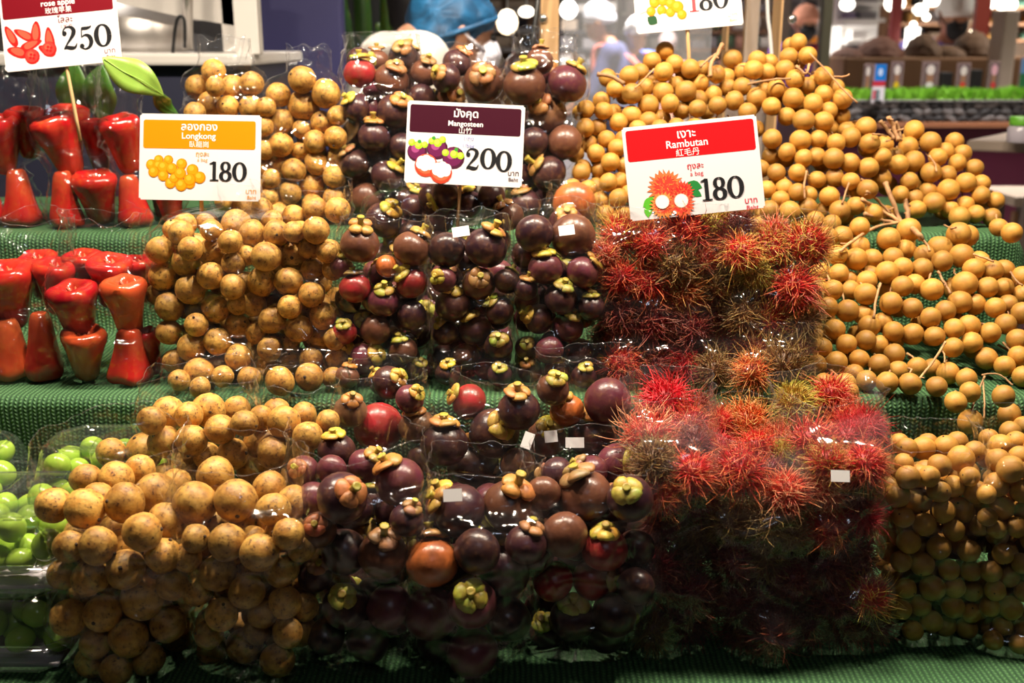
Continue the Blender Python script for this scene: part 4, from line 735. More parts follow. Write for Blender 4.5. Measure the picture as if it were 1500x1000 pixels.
GRAPE = lumpy('grape', 3, 0.02, 1.0, (0.98, 0.98, 1.12), 80, M['grape'])
clamshell(-0.505, 0.985, Z1 + 0.001, 0.17, 0.16, 0.035, 0.042, 'lower clear plastic box of grapes in shade beside longkong', 0.0, 3, 'lower shaded box', 40, True)
clamshell(-0.500, 0.99, Z1 + 0.082, 0.17, 0.16, 0.035, 0.042, 'upper clear plastic box of green grapes stacked beside longkong', 0.02, 4, 'upper box by longkong', 46, True)
clamshell(-0.455, 1.135, Z1 + 0.088, 0.15, 0.11, 0.035, 0.042, 'clear plastic box of pale green grapes behind the stacked boxes', 0.0, 5, 'rear upper box', 30)
clamshell(-0.455, 1.135, Z1 + 0.003, 0.15, 0.11, 0.035, 0.042, 'clear plastic box of grapes lowest in the rear stack', 0.0, 6, 'rear lower box', 24)
clamshell(-0.625, 1.135, Z1 + 0.08, 0.15, 0.12, 0.035, 0.042, 'clear plastic box of bright green grapes at step end', 0.0, 7, 'upper box at end', 30)
clamshell(-0.625, 1.135, Z1 + 0.001, 0.15, 0.12, 0.035, 0.038, 'clear plastic box of grapes lowest at step end', 0.0, 8, 'lower box at end', 20)
# ================================================================== PRICE CARDS
def ell(cx, cy, a, b, w0, w1, n=28, pw=1.4):
    return [(cx + a * math.cos(2 * math.pi * k / n), cy + b * math.sin(2 * math.pi * k / n), w0 + w1 * abs(math.cos(2 * math.pi * k / n)) ** pw) for k in range(n + 1)]
def disc_pts(cx, cy, r, n=16): return [(cx + r * math.cos(2 * math.pi * k / n), cy + r * math.sin(2 * math.pi * k / n)) for k in range(n)]
GLY = {'0': (0.74, [ell(.37, .5, .27, .445, .055, .15)], [], []),
 '8': (0.68, [ell(.34, .735, .18, .215, .05, .12), ell(.34, .26, .22, .225, .055, .14)], [], []),
 '1': (0.50, [[(.27, 0.02, .17), (.27, .5, .17), (.27, .95, .17)], [(.05, .03, .055), (.27, .03, .06), (.49, .03, .055)], [(.03, .84, .04), (.16, .88, .08), (.28, .93, .10)]], [], []),
 '2': (0.72, [[(.10, .74, .08), (.14, .86, .06), (.26, .955, .06), (.42, .95, .10), (.54, .84, .17), (.54, .69, .18), (.43, .50, .13), (.27, .30, .08), (.11, .08, .05)], [(.09, .05, .03), (.22, .11, .13), (.40, .075, .16), (.56, .09, .10), (.65, .25, .03)]], [(.16, .70, .10)], []),
 '5': (0.68, [[(.18, .90, .12), (.38, .90, .13), (.52, .93, .08), (.60, 1.0, .02)], [(.185, .94, .05), (.165, .72, .05), (.15, .53, .05)], [(.15, .53, .03), (.30, .62, .08), (.47, .55, .16), (.54, .34, .18), (.46, .13, .13), (.28, .035, .06), (.12, .10, .05)]], [(.14, .17, .10)], [])}
def glyphs(bm, text, x, y, h, mi, z):
    for ch in text:
        wdt, strokes, discs, _ = GLY[ch]
        for s in strokes:
            P = catmull([Vector((a, b, c)) for a, b, c in s], 4); L, R = [], []
            for i, p in enumerate(P):
                d = P[min(i + 1, len(P) - 1)] - P[max(i - 1, 0)]; n = Vector((-d.y, d.x)).normalized() * p.z / 2
                L.append(bm.verts.new((x + (p.x + n.x) * h, y + (p.y + n.y) * h, z))); R.append(bm.verts.new((x + (p.x - n.x) * h, y + (p.y - n.y) * h, z)))
            for i in range(len(P) - 1): bm.faces.new((L[i], R[i], R[i + 1], L[i + 1])).material_index = mi
        for cx, cy, r in discs: bm.faces.new([bm.verts.new((x + a * h, y + b * h, z + 0.00004)) for a, b in disc_pts(cx, cy, r)]).material_index = mi
        x += wdt * h * 0.985
    return x
def text_faces(body, size, weight=0.0):
    c = bpy.data.curves.new('lettering', 'FONT'); c.body = body; c.size = size; c.offset = weight; c.align_x = 'CENTER'; c.resolution_u = 3
    o = bpy.data.objects.new('lettering', c); C.objects.link(o); me = bpy.data.meshes.new_from_object(o.evaluated_get(bpy.context.evaluated_depsgraph_get()))
    bpy.data.objects.remove(o); bpy.data.curves.remove(c); return me
PM = {}
def pm(col):
    k = tuple(round(c, 3) for c in col)
    if k not in PM: PM[k] = mat('card_print', k, 0.55, spec=0.12)
    return PM[k]
CARD = mat('card_board', (0.70, 0.68, 0.70), 0.5, spec=0.2)
class Print:
    """flat printed picture: polygons layered a hair apart"""
    def __init__(s): s.bm = bmesh.new(); s.m = []; s.z = 0.0009
    def mi(s, col):
        m = pm(col)
        if m not in s.m: s.m.append(m)
        return s.m.index(m)
    def poly(s, pts, col):
        s.z += 0.000006; f = s.bm.faces.new([s.bm.verts.new((x, y, s.z)) for x, y in pts]); f.material_index = s.mi(col)
    def disc(s, x, y, r, col, sx=1, sy=1, n=16): s.poly([(x + (a - x) * sx, y + (b - y) * sy) for a, b in disc_pts(x, y, r, n)], col)
    def ball(s, x, y, r, dark, mid, light):
        s.disc(x, y, r, dark); s.disc(x - r * .08, y + r * .1, r * .86, mid); s.disc(x - r * .2, y + r * .28, r * .42, light)
    def blob(s, x, y, r1, r2, L, ang, dark, light):
        c, q = math.cos(ang), math.sin(ang); P = []
        for k in range(20):
            a = 2 * math.pi * k / 20; u = math.cos(a) * L; v = math.sin(a) * (r1 + (r2 - r1) * (math.cos(a) + 1) / 2); P.append((x + u * c - v * q, y + u * q + v * c))
        s.poly(P, dark); s.poly([(x + (a - x) * .62 - .1 * r2, y + (b - y) * .7 + .15 * r2) for a, b in P], light)
    def spiky(s, x, y, r, c1, c2, seed):
        rg = np.random.default_rng(seed)
        for col, k in ((c1, 1.0), (c2, 0.72)):
            P = []
            for i in range(44):
                a = 2 * math.pi * i / 44; rr = r * k * (1.0 + (0.22 if i % 2 else -0.12) * rg.uniform(.6, 1.3)); P.append((x + rr * math.cos(a + rg.normal() * .05), y + rr * math.sin(a)))
            s.poly(P, col)
        for _ in range(40):
            a = rg.uniform(0, 6.28); d = rg.uniform(0.1, .8) * r; X, Y = x + d * math.cos(a), y + d * math.sin(a); e = a + rg.normal() * .5
            s.poly([(X, Y), (X + .25 * r * math.cos(e), Y + .25 * r * math.sin(e)), (X + .05 * r * math.cos(e + 1.6), Y + .05 * r * math.sin(e + 1.6))], (0.85, rg.uniform(.12, .4), .06))
    def leaf(s, x0, y0, x1, y1, w, col):
        dx, dy = x1 - x0, y1 - y0; L = math.hypot(dx, dy); nx, ny = -dy / L, dx / L; up = [(x0 + dx * t + nx * w * math.sin(math.pi * t), y0 + dy * t + ny * w * math.sin(math.pi * t)) for t in (0, .2, .4, .6, .8, 1)]
        s.poly(up + [(x0 + dx * t - nx * w * math.sin(math.pi * t), y0 + dy * t - ny * w * math.sin(math.pi * t)) for t in (.8, .6, .4, .2)], col)
    def done(s, parent):
        me = bm_mesh('printed_picture', s.bm, False, s.m); o = link('printed_picture', me, None, parent); return o
def card(label, bl, br, tl, t, head, lines, number, nx, ny, nh, picture, stick, first=None):
    """lines: (text, x, y from the top, size, weight, colour), all in parts of the card's width"""
    A, B, D = at(*bl, t), at(*br, t), at(*tl, t); X = (B - A); W = X.length; X.normalize(); N_ = -FW; Yv = N_.cross(X); H = (D - A).dot(Yv)
    q = Matrix((X, Yv, N_)).transposed().to_quaternion(); rt = empty('price_card', A, q); tag(rt, label, 'sign', 'price cards on sticks')
    bm = bmesh.new(); vs = box(bm, (0, 0, -0.0008), (W, H, 0.0006)); ed = [e for e in bm.edges if abs(e.verts[0].co.z - e.verts[1].co.z) > 0.001]
    bmesh.ops.bevel(bm, geom=ed, offset=0.0022, segments=3, affect='EDGES'); link('board', bm_mesh('board', bm, False), CARD, rt)
    if head:
        x0, y0, x1, y1, col = head; r = 0.018; P = []
        for cx, cy, a0 in ((x1 - r, y0 + r, 0), (x0 + r, y0 + r, 90), (x0 + r, y1 - r, 180), (x1 - r, y1 - r, 270)):
            for k in range(5): a = math.radians(a0 + 22.5 * k); P.append(((cx + r * math.cos(a)) * W, H - (cy - r * math.sin(a)) * W, 0.0008))
        bm = bmesh.new(); bm.faces.new([bm.verts.new(p) for p in P]); o = link('header_band', bm_mesh('header_band', bm, False), pm(col), rt)
    groups = {}
    for (s, x, y, size, wt, col) in lines: groups.setdefault(col, []).append((s, x, y, size, wt))
    for col, ls in groups.items():
        bm = bmesh.new()
        for (s, x, y, size, wt) in ls:
            me = text_faces(s, size * W, wt * size * W); me.transform(Matrix.Translation((x * W, H - y * W, 0.0010))); bm.from_mesh(me); bpy.data.meshes.remove(me)
        link('lettering', bm_mesh('lettering', bm, False), pm(col), rt)
    BLK = (0.012, 0.012, 0.014)
    bm = bmesh.new(); x = nx * W
    for i, ch in enumerate(number): x = glyphs(bm, ch, x, H - ny[i] * W, nh * W, 1 if (i == 0 and first) else 0, 0.0012 + 0.00003 * i)
    link('price_number', bm_mesh('price_number', bm, False, [pm(BLK), pm(first or BLK)]), None, rt)
    p = Print(); picture(p, W, H); p.done(rt)
    if stick:
        (x0, y0), (x1, y1), rp = stick; a = at(x0, y0, t + 0.004); b = at(x1, y1, t + 0.03); inv = q.inverted(); up = at(x0 - 1, y0 - 40, t + 0.005) - a
        bm = bmesh.new(); tube(bm, [inv @ (a + up - A), inv @ (a - A), inv @ (b - A), inv @ (b + (b - a).normalized() * 0.03 - A)], rp * t / F, 8); link('stick', bm_mesh('stick', bm), M['wood_stick'], rt)
    return rt
YD, YM, YL = (0.62, 0.20, 0.0), (0.70, 0.30, 0.005), (0.78, 0.42, 0.03)
def pic_longkong(p, W, H):
    for x, y, r in ((.10,.42,.045),(.16,.38,.04),(.24,.38,.04),(.16,.43,.045),(.12,.48,.045),(.20,.44,.05),(.35,.41,.045),(.20,.51,.045),(.44,.46,.05),(.50,.52,.05),(.26,.57,.045),(.42,.57,.045),(.35,.585,.05),(.29,.53,.04),(.27,.45,.046),(.34,.49,.049),(.42,.54,.05)): p.ball(x * W, H - y * W, r * W, YD, YM, YL)
def pic_longan(p, W, H):
    O, P_, Q = (0.60, 0.19, 0.0), (0.70, 0.28, 0.005), (0.78, 0.38, 0.04)
    for a in ((.11,.57,.20,.64,.05),(.20,.50,.16,.36,.04)): p.leaf(a[0] * W, H - a[1] * W, a[2] * W, H - a[3] * W, a[4] * W, (0.02, 0.07, 0.025))
    for x, y, r in ((.19,.44,.05),(.27,.43,.05),(.34,.46,.05),(.15,.52,.045),(.25,.52,.046),(.33,.545,.045),(.40,.50,.058),(.435,.575,.047),(.22,.37,.05),(.32,.38,.05),(.27,.30,.05)): p.ball(x * W, H - y * W, r * W, O, P_, Q)
    p.disc(.26 * W, H - .595 * W, .042 * W, (0.85, 0.74, 0.68)); p.disc(.255 * W, H - .59 * W, .034 * W, (0.9, 0.82, 0.78))
    p.poly([(.04 * W, H - .535 * W), (.15 * W, H - .50 * W), (.15 * W, H - .507 * W), (.04 * W, H - .54 * W)], (0.55, 0.2, 0.15))
def pic_mango(p, W, H):
    D_, M_, L_ = (0.06, 0.008, 0.03), (0.13, 0.012, 0.07), (0.33, 0.06, 0.2)
    for x, y, r in ((.10,.43,.085),(.27,.40,.09),(.41,.47,.095)): p.ball(x * W, H - y * W, r * W, D_, M_, L_)
    G, G2 = (0.34, 0.55, 0.02), (0.55, 0.75, 0.08)
    for x, y, r in ((.05,.355,.03),(.11,.375,.035),(.16,.37,.028),(.22,.335,.03),(.27,.35,.035),(.31,.32,.03),(.34,.43,.03),(.415,.44,.035),(.47,.45,.03)): p.disc(x * W, H - y * W, r * W, G); p.disc((x - .006) * W, H - (y - .008) * W, r * W * .65, G2)
    for x, y in ((.115,.345),(.235,.31),(.43,.40)): p.disc(x * W, H - y * W, .016 * W, (0.05, 0.28, 0.03))
    for x, y, r in ((.18,.545,.098),(.31,.60,.095)): p.disc(x * W, H - y * W, r * W, (0.62, 0.05, 0.02)); p.disc(x * W, H - (y - .012) * W, r * W * .86, (0.75, 0.12, 0.05))
    for x, y, r in ((.175,.525,.082),(.315,.575,.082)):
        for k in range(6): a = k * 1.047 + .4; p.disc((x + .045 * math.cos(a)) * W, H - (y - .03 * math.sin(a)) * W, .04 * W, (0.80, 0.79, 0.84))
        p.disc(x * W, H - y * W, .05 * W, (0.86, 0.85, 0.9))
def pic_rambutan(p, W, H):
    for a in ((.10,.60,.19,.53,.03),(.14,.58,.13,.68,.03),(.18,.55,.13,.62,.03),(.44,.45,.55,.50,.035),(.45,.50,.54,.56,.03)): p.leaf(a[0] * W, H - a[1] * W, a[2] * W, H - a[3] * W, a[4] * W, (0.10, 0.45, 0.03) if a[0] < .3 else (0.02, 0.2, 0.04))
    p.spiky(.28 * W, H - .47 * W, .115 * W, (0.72, 0.16, 0.05), (0.72, 0.05, 0.03), 1); p.spiky(.40 * W, H - .52 * W, .075 * W, (0.7, 0.06, 0.03), (0.6, 0.02, 0.02), 2)
    p.spiky(.25 * W, H - .60 * W, .085 * W, (0.72, 0.25, 0.06), (0.6, 0.06, 0.03), 3); p.spiky(.385 * W, H - .61 * W, .085 * W, (0.75, 0.12, 0.05), (0.65, 0.04, 0.03), 4)
    for x, y in ((.245,.575),(.385,.58)): p.disc(x * W, H - y * W, .052 * W, (0.80, 0.66, 0.58)); p.disc(x * W, H - y * W, .046 * W, (0.9, 0.84, 0.80))
def pic_rose(p, W, H):
    R_, L_ = (0.48, 0.012, 0.01), (0.80, 0.09, 0.05)
    for x, y, r1, r2, L, a in ((.075,.42,.045,.03,.10,2.0),(.19,.42,.045,.03,.10,2.6),(.40,.48,.055,.03,.11,1.6),(.29,.41,.05,.035,.10,1.45),(.24,.51,.05,.025,.10,.3),(.12,.56,.055,.035,.095,2.8),(.37,.57,.05,.03,.08,2.6)): p.blob(x * W, H - y * W, r1 * W, r2 * W, L * W, a, R_, L_)
    for x, y in ((.24,.61),(.39,.56)):
        p.ball(x * W, H - y * W, .065 * W, R_, (0.72, 0.04, 0.03), L_)
        for k in range(4): a = k * 1.57 + .5; p.disc((x + .02 * math.cos(a)) * W, H - (y - .02 * math.sin(a)) * W, .012 * W, (0.4, 0.01, 0.01))
WH = (0.86, 0.84, 0.86)
OR = (0.70, 0.235, 0.0); OT = (0.72, 0.30, 0.04)
card('white price card with orange band reading Longkong 180 Baht', (203.5,292), (381,295), (197,166), 1.365, (.03, .05, .955, .285, OR),
     [('ลองกอง', .49, .132, .090, .014, WH), ('Longkong', .485, .202, .072, .012, WH), ('臥龍崗', .49, .268, .056, .0, WH), ('ถุงละ', .52, .345, .056, .006, OT), ('a bag', .52, .388, .042, 0, OT), ('บาท', .925, .648, .058, .006, OT), ('Baht', .93, .693, .042, .006, OT)],
     '180', .575, (.545, .548, .55), .165, pic_longkong, ((295, 290), (296, 352), 3.0))
MR = (0.040, 0.0015, 0.011)
card('white price card with dark maroon band reading Mangosteen 200 Baht', (592,267), (764,275), (597,147), 1.40, (.025, .03, .97, .265, MR),
     [('มังคุด', .50, .122, .092, .014, WH), ('Mangosteen', .50, .198, .062, .012, WH), ('山竹', .50, .258, .060, .0, WH), ('1/ถุง', .53, .318, .05, 0, (0.20, 0.24, 0.55)), ('1/bag', .53, .378, .05, 0, (0.20, 0.24, 0.55)), ('บาท', .925, .60, .062, .006, MR), ('Baht', .925, .648, .046, .006, MR)],
     '200', .505, (.565, .555, .572), .185, pic_mango, ((674, 272), (670, 335), 2.6))
RD = (0.80, 0.004, 0.008)
card('white price card with bright red band reading Rambutan 180 Baht', (924,324), (1121,304), (915,187), 1.30, (.025, .028, .975, .258, RD),
     [('เงาะ', .47, .118, .092, .014, WH), ('Rambutan', .47, .186, .078, .012, WH), ('紅毛丹', .47, .248, .060, .0, WH), ('ถุงละ', .515, .352, .062, .006, (0.60, 0.01, 0.03)), ('a bag', .52, .405, .048, 0, (0.60, 0.01, 0.03)), ('บาท', .90, .648, .062, .006, (0.6, 0.01, 0.03)), ('Baht', .905, .698, .050, .006, (0.6, 0.01, 0.03))],
     '180', .535, (.598, .60, .602), .170, pic_rambutan, ((1023, 313), (1024, 345), 2.4))
DR = (0.15, 0.0015, 0.008)
card('white price card with dark red band reading rose apple 250 Baht', (9,106), (179,89), (-9,-16), 1.50, (.02, .03, .97, .275, DR),
     [('ชมพู่ทับทิม', .49, .118, .086, .014, WH), ('rose apple', .50, .192, .070, .012, WH), ('玫瑰苹果', .50, .256, .058, .0, WH), ('โลละ', .55, .345, .075, .006, DR), ('1/K.G.', .56, .395, .045, 0, DR), ('บาท', .905, .645, .062, .0, DR), ('Baht', .91, .690, .042, .004, DR)],
     '250', .50, (.585, .597, .59), .205, pic_rose, ((98, 100), (112, 175), 2.6))
card('white price card showing longans with a red figure one, above the longan pile', (933,50), (1089,36), (922,-62), 1.62, (.02, .03, .97, .275, (0.75, 0.35, 0.02)),
     [('ลำไย', .49, .125, .086, .014, WH), ('Longan', .49, .195, .072, .012, WH), ('龍眼', .49, .258, .060, .0, WH), ('บาท', .905, .638, .058, .0, OT), ('Baht', .91, .682, .04, 0, OT)],
     '180', .50, (.56, .558, .556), .20, pic_longan, ((1007, 45), (1010, 98), 2.8), first=(0.80, 0.06, 0.07))
# ================================================================== THE HALL BEHIND THE STAND
def structure(o): o['kind'] = 'structure'; return o
fm = mat('floor_tile', (0.30, 0.28, 0.26), 0.35)
structure(rbox('floor', (-6, -9, -0.05), (8, 12, 0), fm, None, 0)); structure(rbox('ceiling', (-6, -9, 3.8), (8, 12, 3.9), mat('ceiling_paint', (0.5, 0.48, 0.46), 0.8), None, 0))
wm = mat('wall_paint', (0.50, 0.43, 0.38), 0.8)
structure(rbox('wall_back', (-6, 11.6, 0), (8, 11.8, 3.8), wm, None, 0)); structure(rbox('wall_left', (-6.1, -9, 0), (-6, 12, 3.8), wm, None, 0)); structure(rbox('wall_right', (8, -9, 0), (8.1, 12, 3.8), wm, None, 0)); structure(rbox('wall_front', (-6, -9.1, 0), (8, -9, 3.8), wm, None, 0))
def pb(name, x0, y0, x1, y1, Y, dep, m, parent=None, bev=0.003, org=None, z0=None, z1=None):
    a = atY(x0, y1, Y); b = atY(x1, y0, Y); lo = Vector((a.x, Y, a.z if z0 is None else z0)); hi = Vector((b.x, Y + dep, b.z if z1 is None else z1))
    if org is not None: lo -= org; hi -= org
    return rbox(name, lo, hi, m, parent, bev)
steel = mat('brushed_steel', (0.62, 0.58, 0.55), 0.32, 0.9); whitep = mat('white_enamel', (0.78, 0.74, 0.70), 0.4); navy = mat('navy_panel', (0.035, 0.032, 0.12), 0.5); dark = mat('gap_dark', (0.012, 0.013, 0.012), 0.7)
navyd = mat('dark_navy_base', (0.02, 0.022, 0.05), 0.6); blackm = mat('black_metal', (0.015, 0.015, 0.016), 0.4)
# steel cabinet
o0 = Vector((-0.75, 2.3, 0)); cb = empty('steel_cabinet', o0); tag(cb, 'stainless steel food cabinet standing behind the rose apples', 'cabinet')
pb('base', -80, 95, 368, 300, 2.28, 0.5, navyd, cb, 0.004, o0, z0=0.0); pb('counter_rail', -80, 78, 368, 96, 2.25, 0.55, whitep, cb, 0.006, o0)
pb('back_panel', -80, -120, 345, 80, 2.72, 0.03, steel, cb, 0.002, o0); pb('corner_post', 345, -160, 366, 80, 2.27, 0.04, whitep, cb, 0.004, o0); pb('inner_post', 327, -160, 336, 78, 2.5, 0.03, whitep, cb, 0.003, o0)
bm = bmesh.new(); a = [atY(60, -20, 2.5), atY(262, 24, 2.5), atY(345, 38, 2.5), atY(345, -160, 2.5), atY(60, -160, 2.5)]
fr = [bm.verts.new(p - o0) for p in a]; bk = [bm.verts.new(p - o0 + Vector((0, 0.02, 0))) for p in a]; bm.faces.new(fr); bm.faces.new(bk[::-1])
for i in range(5): bm.faces.new((fr[i], bk[i], bk[(i + 1) % 5], fr[(i + 1) % 5]))
bmesh.ops.recalc_face_normals(bm, faces=bm.faces[:]); link('sloping_top_panel', bm_mesh('sloping_top_panel', bm, False), whitep, cb)
# rolled steel sheet, curved like a trough
bm = bmesh.new(); rows = []
for k in range(15):
    a = math.pi * (0.15 + 0.7 * k / 14); rows.append([bm.verts.new(Vector((x, 2.62 - 0.09 * math.sin(a), 1.45 - 0.10 * math.cos(a) - 0.04)) - o0) for x in (atY(60, 0, 2.5).x, atY(262, 0, 2.5).x)])
for r0, r1 in zip(rows, rows[1:]): bm.faces.new((r0[0], r0[1], r1[1], r1[0]))
link('rolled_sheet', bm_mesh('rolled_sheet', bm), steel, cb).modifiers.new('thick', 'SOLIDIFY').thickness = 0.002
bm = bmesh.new(); tube(bm, [atY(274, -160, 2.35) - o0, atY(275, 72, 2.35) - o0], 0.011, 12); link('tube_post', bm_mesh('tube_post', bm), steel, cb)
bm = bmesh.new(); tube(bm, [p - o0 for p in catmull([atY(253, 78, 2.3), atY(257, 40, 2.3), atY(262, 25, 2.3), atY(270, 30, 2.3), atY(271, 70, 2.3)], 5)], 0.0035, 6); link('wire_hook', bm_mesh('wire_hook', bm), blackm, cb)
pb('glass_front', 284, 30, 326, 76, 2.55, 0.01, mat('smoky_glass', (0.10, 0.10, 0.11), 0.15), cb, 0.002, o0)
o = pb('panel', 362, -200, 492, 300, 3.08, 0.06, navy, None, 0.01, None, z0=0.0); tag(o, 'dark blue upright panel behind the longkong on top step', 'panel')
o = pb('gap_dark_sheet', 484, -250, 650, 300, 3.98, 0.05, dark, None, 0.004, None, z0=0.0); tag(o, 'added near-black sheet standing for the dark gap behind tall leaves', 'gap_dark_sheet')  # darkness of the gap painted as an added near-black sheet
# tall plant
pl = empty('tall_plant', atY(552, 100, 3.68)); pl.location.z = 0; tag(pl, 'tall plant of long upright green leaves before the dark gap', 'plant')
lg = leafmat('plant_leaf', (0.03, 0.10, 0.015), (0.015, 0.06, 0.01)); lg2 = leafmat('bright_plant_leaf', (0.045, 0.15, 0.015), (0.025, 0.10, 0.01))
po = mat('plant_pot', (0.2, 0.08, 0.04), 0.7); v, f = lathe([(0.11, 0), (0.14, 0.25), (0.15, 0.27), (0.13, 0.27), (0.12, 0.22)], 20); link('pot', mesh('pot', v, f), po, pl)
def blade(pts, wd, m):
    P = catmull(pts, 6); n = len(P); vs, fs = [], []
    for i, p in enumerate(P):
        u = i / (n - 1); w_ = wd * (math.sin(math.pi * (0.08 + 0.9 * u)) ** 0.6)
        for k in (-1, 0, 1): vs.append(p + Vector((k * w_, abs(k) * w_ * 0.35, 0)))
    for i in range(n - 1):
        for k in range(2): fs.append((i * 3 + k, i * 3 + k + 1, i * 3 + 4 + k, i * 3 + 3 + k))
    link('leaf', mesh('leaf', vs, fs), m, pl).modifiers.new('thick', 'SOLIDIFY').thickness = 0.001
for x0, x1, h, wd, m in ((-0.09, -0.13, 1.75, 0.035, lg), (-0.03, -0.05, 1.9, 0.03, lg), (0.03, 0.055, 1.95, 0.026, lg2), (0.06, 0.09, 1.8, 0.022, lg), (0.0, 0.01, 1.46, 0.028, lg2), (-0.06, -0.09, 1.5, 0.025, lg), (0.08, 0.14, 1.7, 0.03, lg)):
    blade([Vector((x0 * 0.4, 0, 0.2)), Vector((x0, 0, 0.8)), Vector(((x0 + x1) / 2, -0.02, h * 0.8)), Vector((x1, -0.01, h))], wd, m)
# ------------------------------------------------------------------ people
def blob_mesh(name, bones, voxel, m, smooth=4):
    """bones: (a, b, ra, rb): tapered limbs fused into one continuous skin"""
    bm = bmesh.new(); proto = ico(2); pv = [v.co.copy() for v in proto.verts]; pf = [[v.index for v in f.verts] for f in proto.faces]; proto.free()
    for a, b, ra, rb, *sq in bones:
        a, b = Vector(a), Vector(b); L = (b - a).length; n = max(2, int(L / (0.45 * min(ra, rb))) + 1); s = Vector(sq[0]) if sq else Vector((1, 1, 1))
        for k in range(n):
            u = k / (n - 1); c = a.lerp(b, u); r = ra + (rb - ra) * u; vs = [bm.verts.new(c + Vector((p.x * s.x, p.y * s.y, p.z * s.z)) * r) for p in pv]
            for f in pf: bm.faces.new([vs[i] for i in f])
    me = bm_mesh(name, bm, True); o = bpy.data.objects.new(name, me); C.objects.link(o)
    r = o.modifiers.new('r', 'REMESH'); r.mode = 'VOXEL'; r.voxel_size = voxel; r.use_smooth_shade = True; sm = o.modifiers.new('s', 'SMOOTH'); sm.iterations = smooth; sm.factor = 0.5
    me2 = bpy.data.meshes.new_from_object(o.evaluated_get(bpy.context.evaluated_depsgraph_get())); bpy.data.objects.remove(o); bpy.data.meshes.remove(me); me2.name = name
    me2.materials.clear(); me2.materials.append(m); me2.polygons.foreach_set('use_smooth', [True] * len(me2.polygons)); return me2
skin = mat('skin', (0.42, 0.20, 0.115), 0.5); NT(skin).b.inputs['Subsurface Weight'].default_value = 0.05
hairm = mat('black_hair', (0.012, 0.010, 0.010), 0.45)
def person(label, head, yaw, shirt, trousers, lean=0.1, bow=0.2, capc=None, cap_rough=0.7, mask=None, apron=None, straps=None, net=False, voxel=0.013, face=0.0, reach=0.5, hoff=None):
    ho = hoff or (.05 + bow * .10, .155 - bow * .05); k = head.z / (1.42 + ho[1]); ox = (.8 * lean + ho[0]) * k; x = head.x - ox * math.cos(yaw); y = head.y - ox * math.sin(yaw); rt = empty('person', (x, y, 0)); rt.rotation_euler = (0, 0, yaw); tag(rt, label, 'person')
    V = lambda a, b, c: Vector((a, b, c)) * k
    # faces +x; lean and bow tip the trunk and head forwards
    hip = V(0, 0, .92); ch = hip + V(.42 * lean * 1.2, 0, .36); nk = hip + V(.5 * lean * 1.6, 0, .50); sh = [ch + V(.02, s * .17, .10) for s in (1, -1)]
    hd = nk + V(ho[0], 0, ho[1]); d = Vector((math.cos(bow), 0, -math.sin(bow))); dl = Vector((math.sin(bow), 0, math.cos(bow)))
    hq = Quaternion((0, 0, 1), face); H_ = lambda a, b, c: hd + hq @ (d * a * k + Vector((0, 1, 0)) * b * k + dl * c * k)
    bones = [(hip, ch, .125 * k, .135 * k, (.85, 1.15, 1)), (ch, nk, .13 * k, .06 * k, (.85, 1.2, .9)), (nk, hd - dl * .05 * k, .052 * k, .05 * k), (H_(-.012, 0, .02), H_(.005, 0, .03), .094 * k, .088 * k, (1.05, .88, 1.12)), (H_(.03, 0, -.05), H_(.045, 0, -.075), .055 * k, .04 * k), (H_(.088, 0, .0), H_(.102, 0, -.018), .012 * k, .015 * k), (H_(.08, 0, -.055), H_(.083, 0, -.058), .018 * k, .018 * k)]
    for s in (1, -1): bones += [(H_(-.005, s * .085, .0), H_(-.012, s * .09, .028), .014 * k, .018 * k, (1, .5, 1))]
    arms = []
    for s, S in ((1, sh[0]), (-1, sh[1])):
        el = S + V(.05 + .10 * reach, s * .05, -.27); wr = el + V(.10 + .14 * reach, -s * .04, -.20 + .2 * reach); arms.append((S, el, wr)); hn = wr + (wr - el).normalized() * .07 * k; dv = (wr - el).normalized()
        bones += [(S, el, .05 * k, .038 * k), (el, wr, .037 * k, .025 * k), (wr, hn, .026 * k, .034 * k, (1, .6, 1))]
        for f in range(4): bones.append((hn + Vector((0, (f - 1.5) * .018 * k, 0)), hn + Vector((0, (f - 1.5) * .022 * k, 0)) + dv * (.085 - .008 * abs(f - 1.3)) * k + Vector((0, 0, -.02 * k)), .0095 * k, .007 * k))
        bones.append((wr + dv * .02 * k, wr + dv * .065 * k + Vector((0, -s * .045 * k, .01 * k)), .012 * k, .009 * k))
        kn = hip + V(.02, s * .10, -.44); ft = hip + V(-.01, s * .11, -.84); bones += [(hip + V(0, s * .08, -.02), kn, .085 * k, .055 * k), (kn, ft, .055 * k, .036 * k), (ft + V(0, 0, -.04), ft + V(.13, 0, -.05), .032 * k, .025 * k)]
    link('body', blob_mesh('body', bones, voxel, skin), None, rt)
    g = .012 * k
    cl = [(hip + V(0, 0, -.02), ch, .135 * k, .15 * k, (.88, 1.15, 1)), (ch, nk - V(0, 0, .03), .145 * k, .075 * k, (.88, 1.2, .9))]
    cl += [(sh[0] + V(-.01, 0, .0), sh[1] + V(-.01, 0, .0), .075 * k, .075 * k)]
    for S, el, wr in arms: cl += [(nk - V(.01, 0, .03), S, .06 * k, .062 * k)]
    for S, el, wr in arms: cl += [(S, el, .065 * k, .052 * k), (el, el.lerp(wr, .5), .05 * k, .045 * k)]
    link('shirt', blob_mesh('shirt', cl, voxel, shirt), None, rt)
    tr = []
    for s in (1, -1): kn = hip + V(.02, s * .10, -.44); ft = hip + V(-.01, s * .11, -.80); tr += [(hip + V(0, s * .06, 0), kn, .11 * k, .075 * k), (kn, ft, .074 * k, .06 * k)]
    link('trousers', blob_mesh('trousers', tr, voxel, trousers), None, rt)
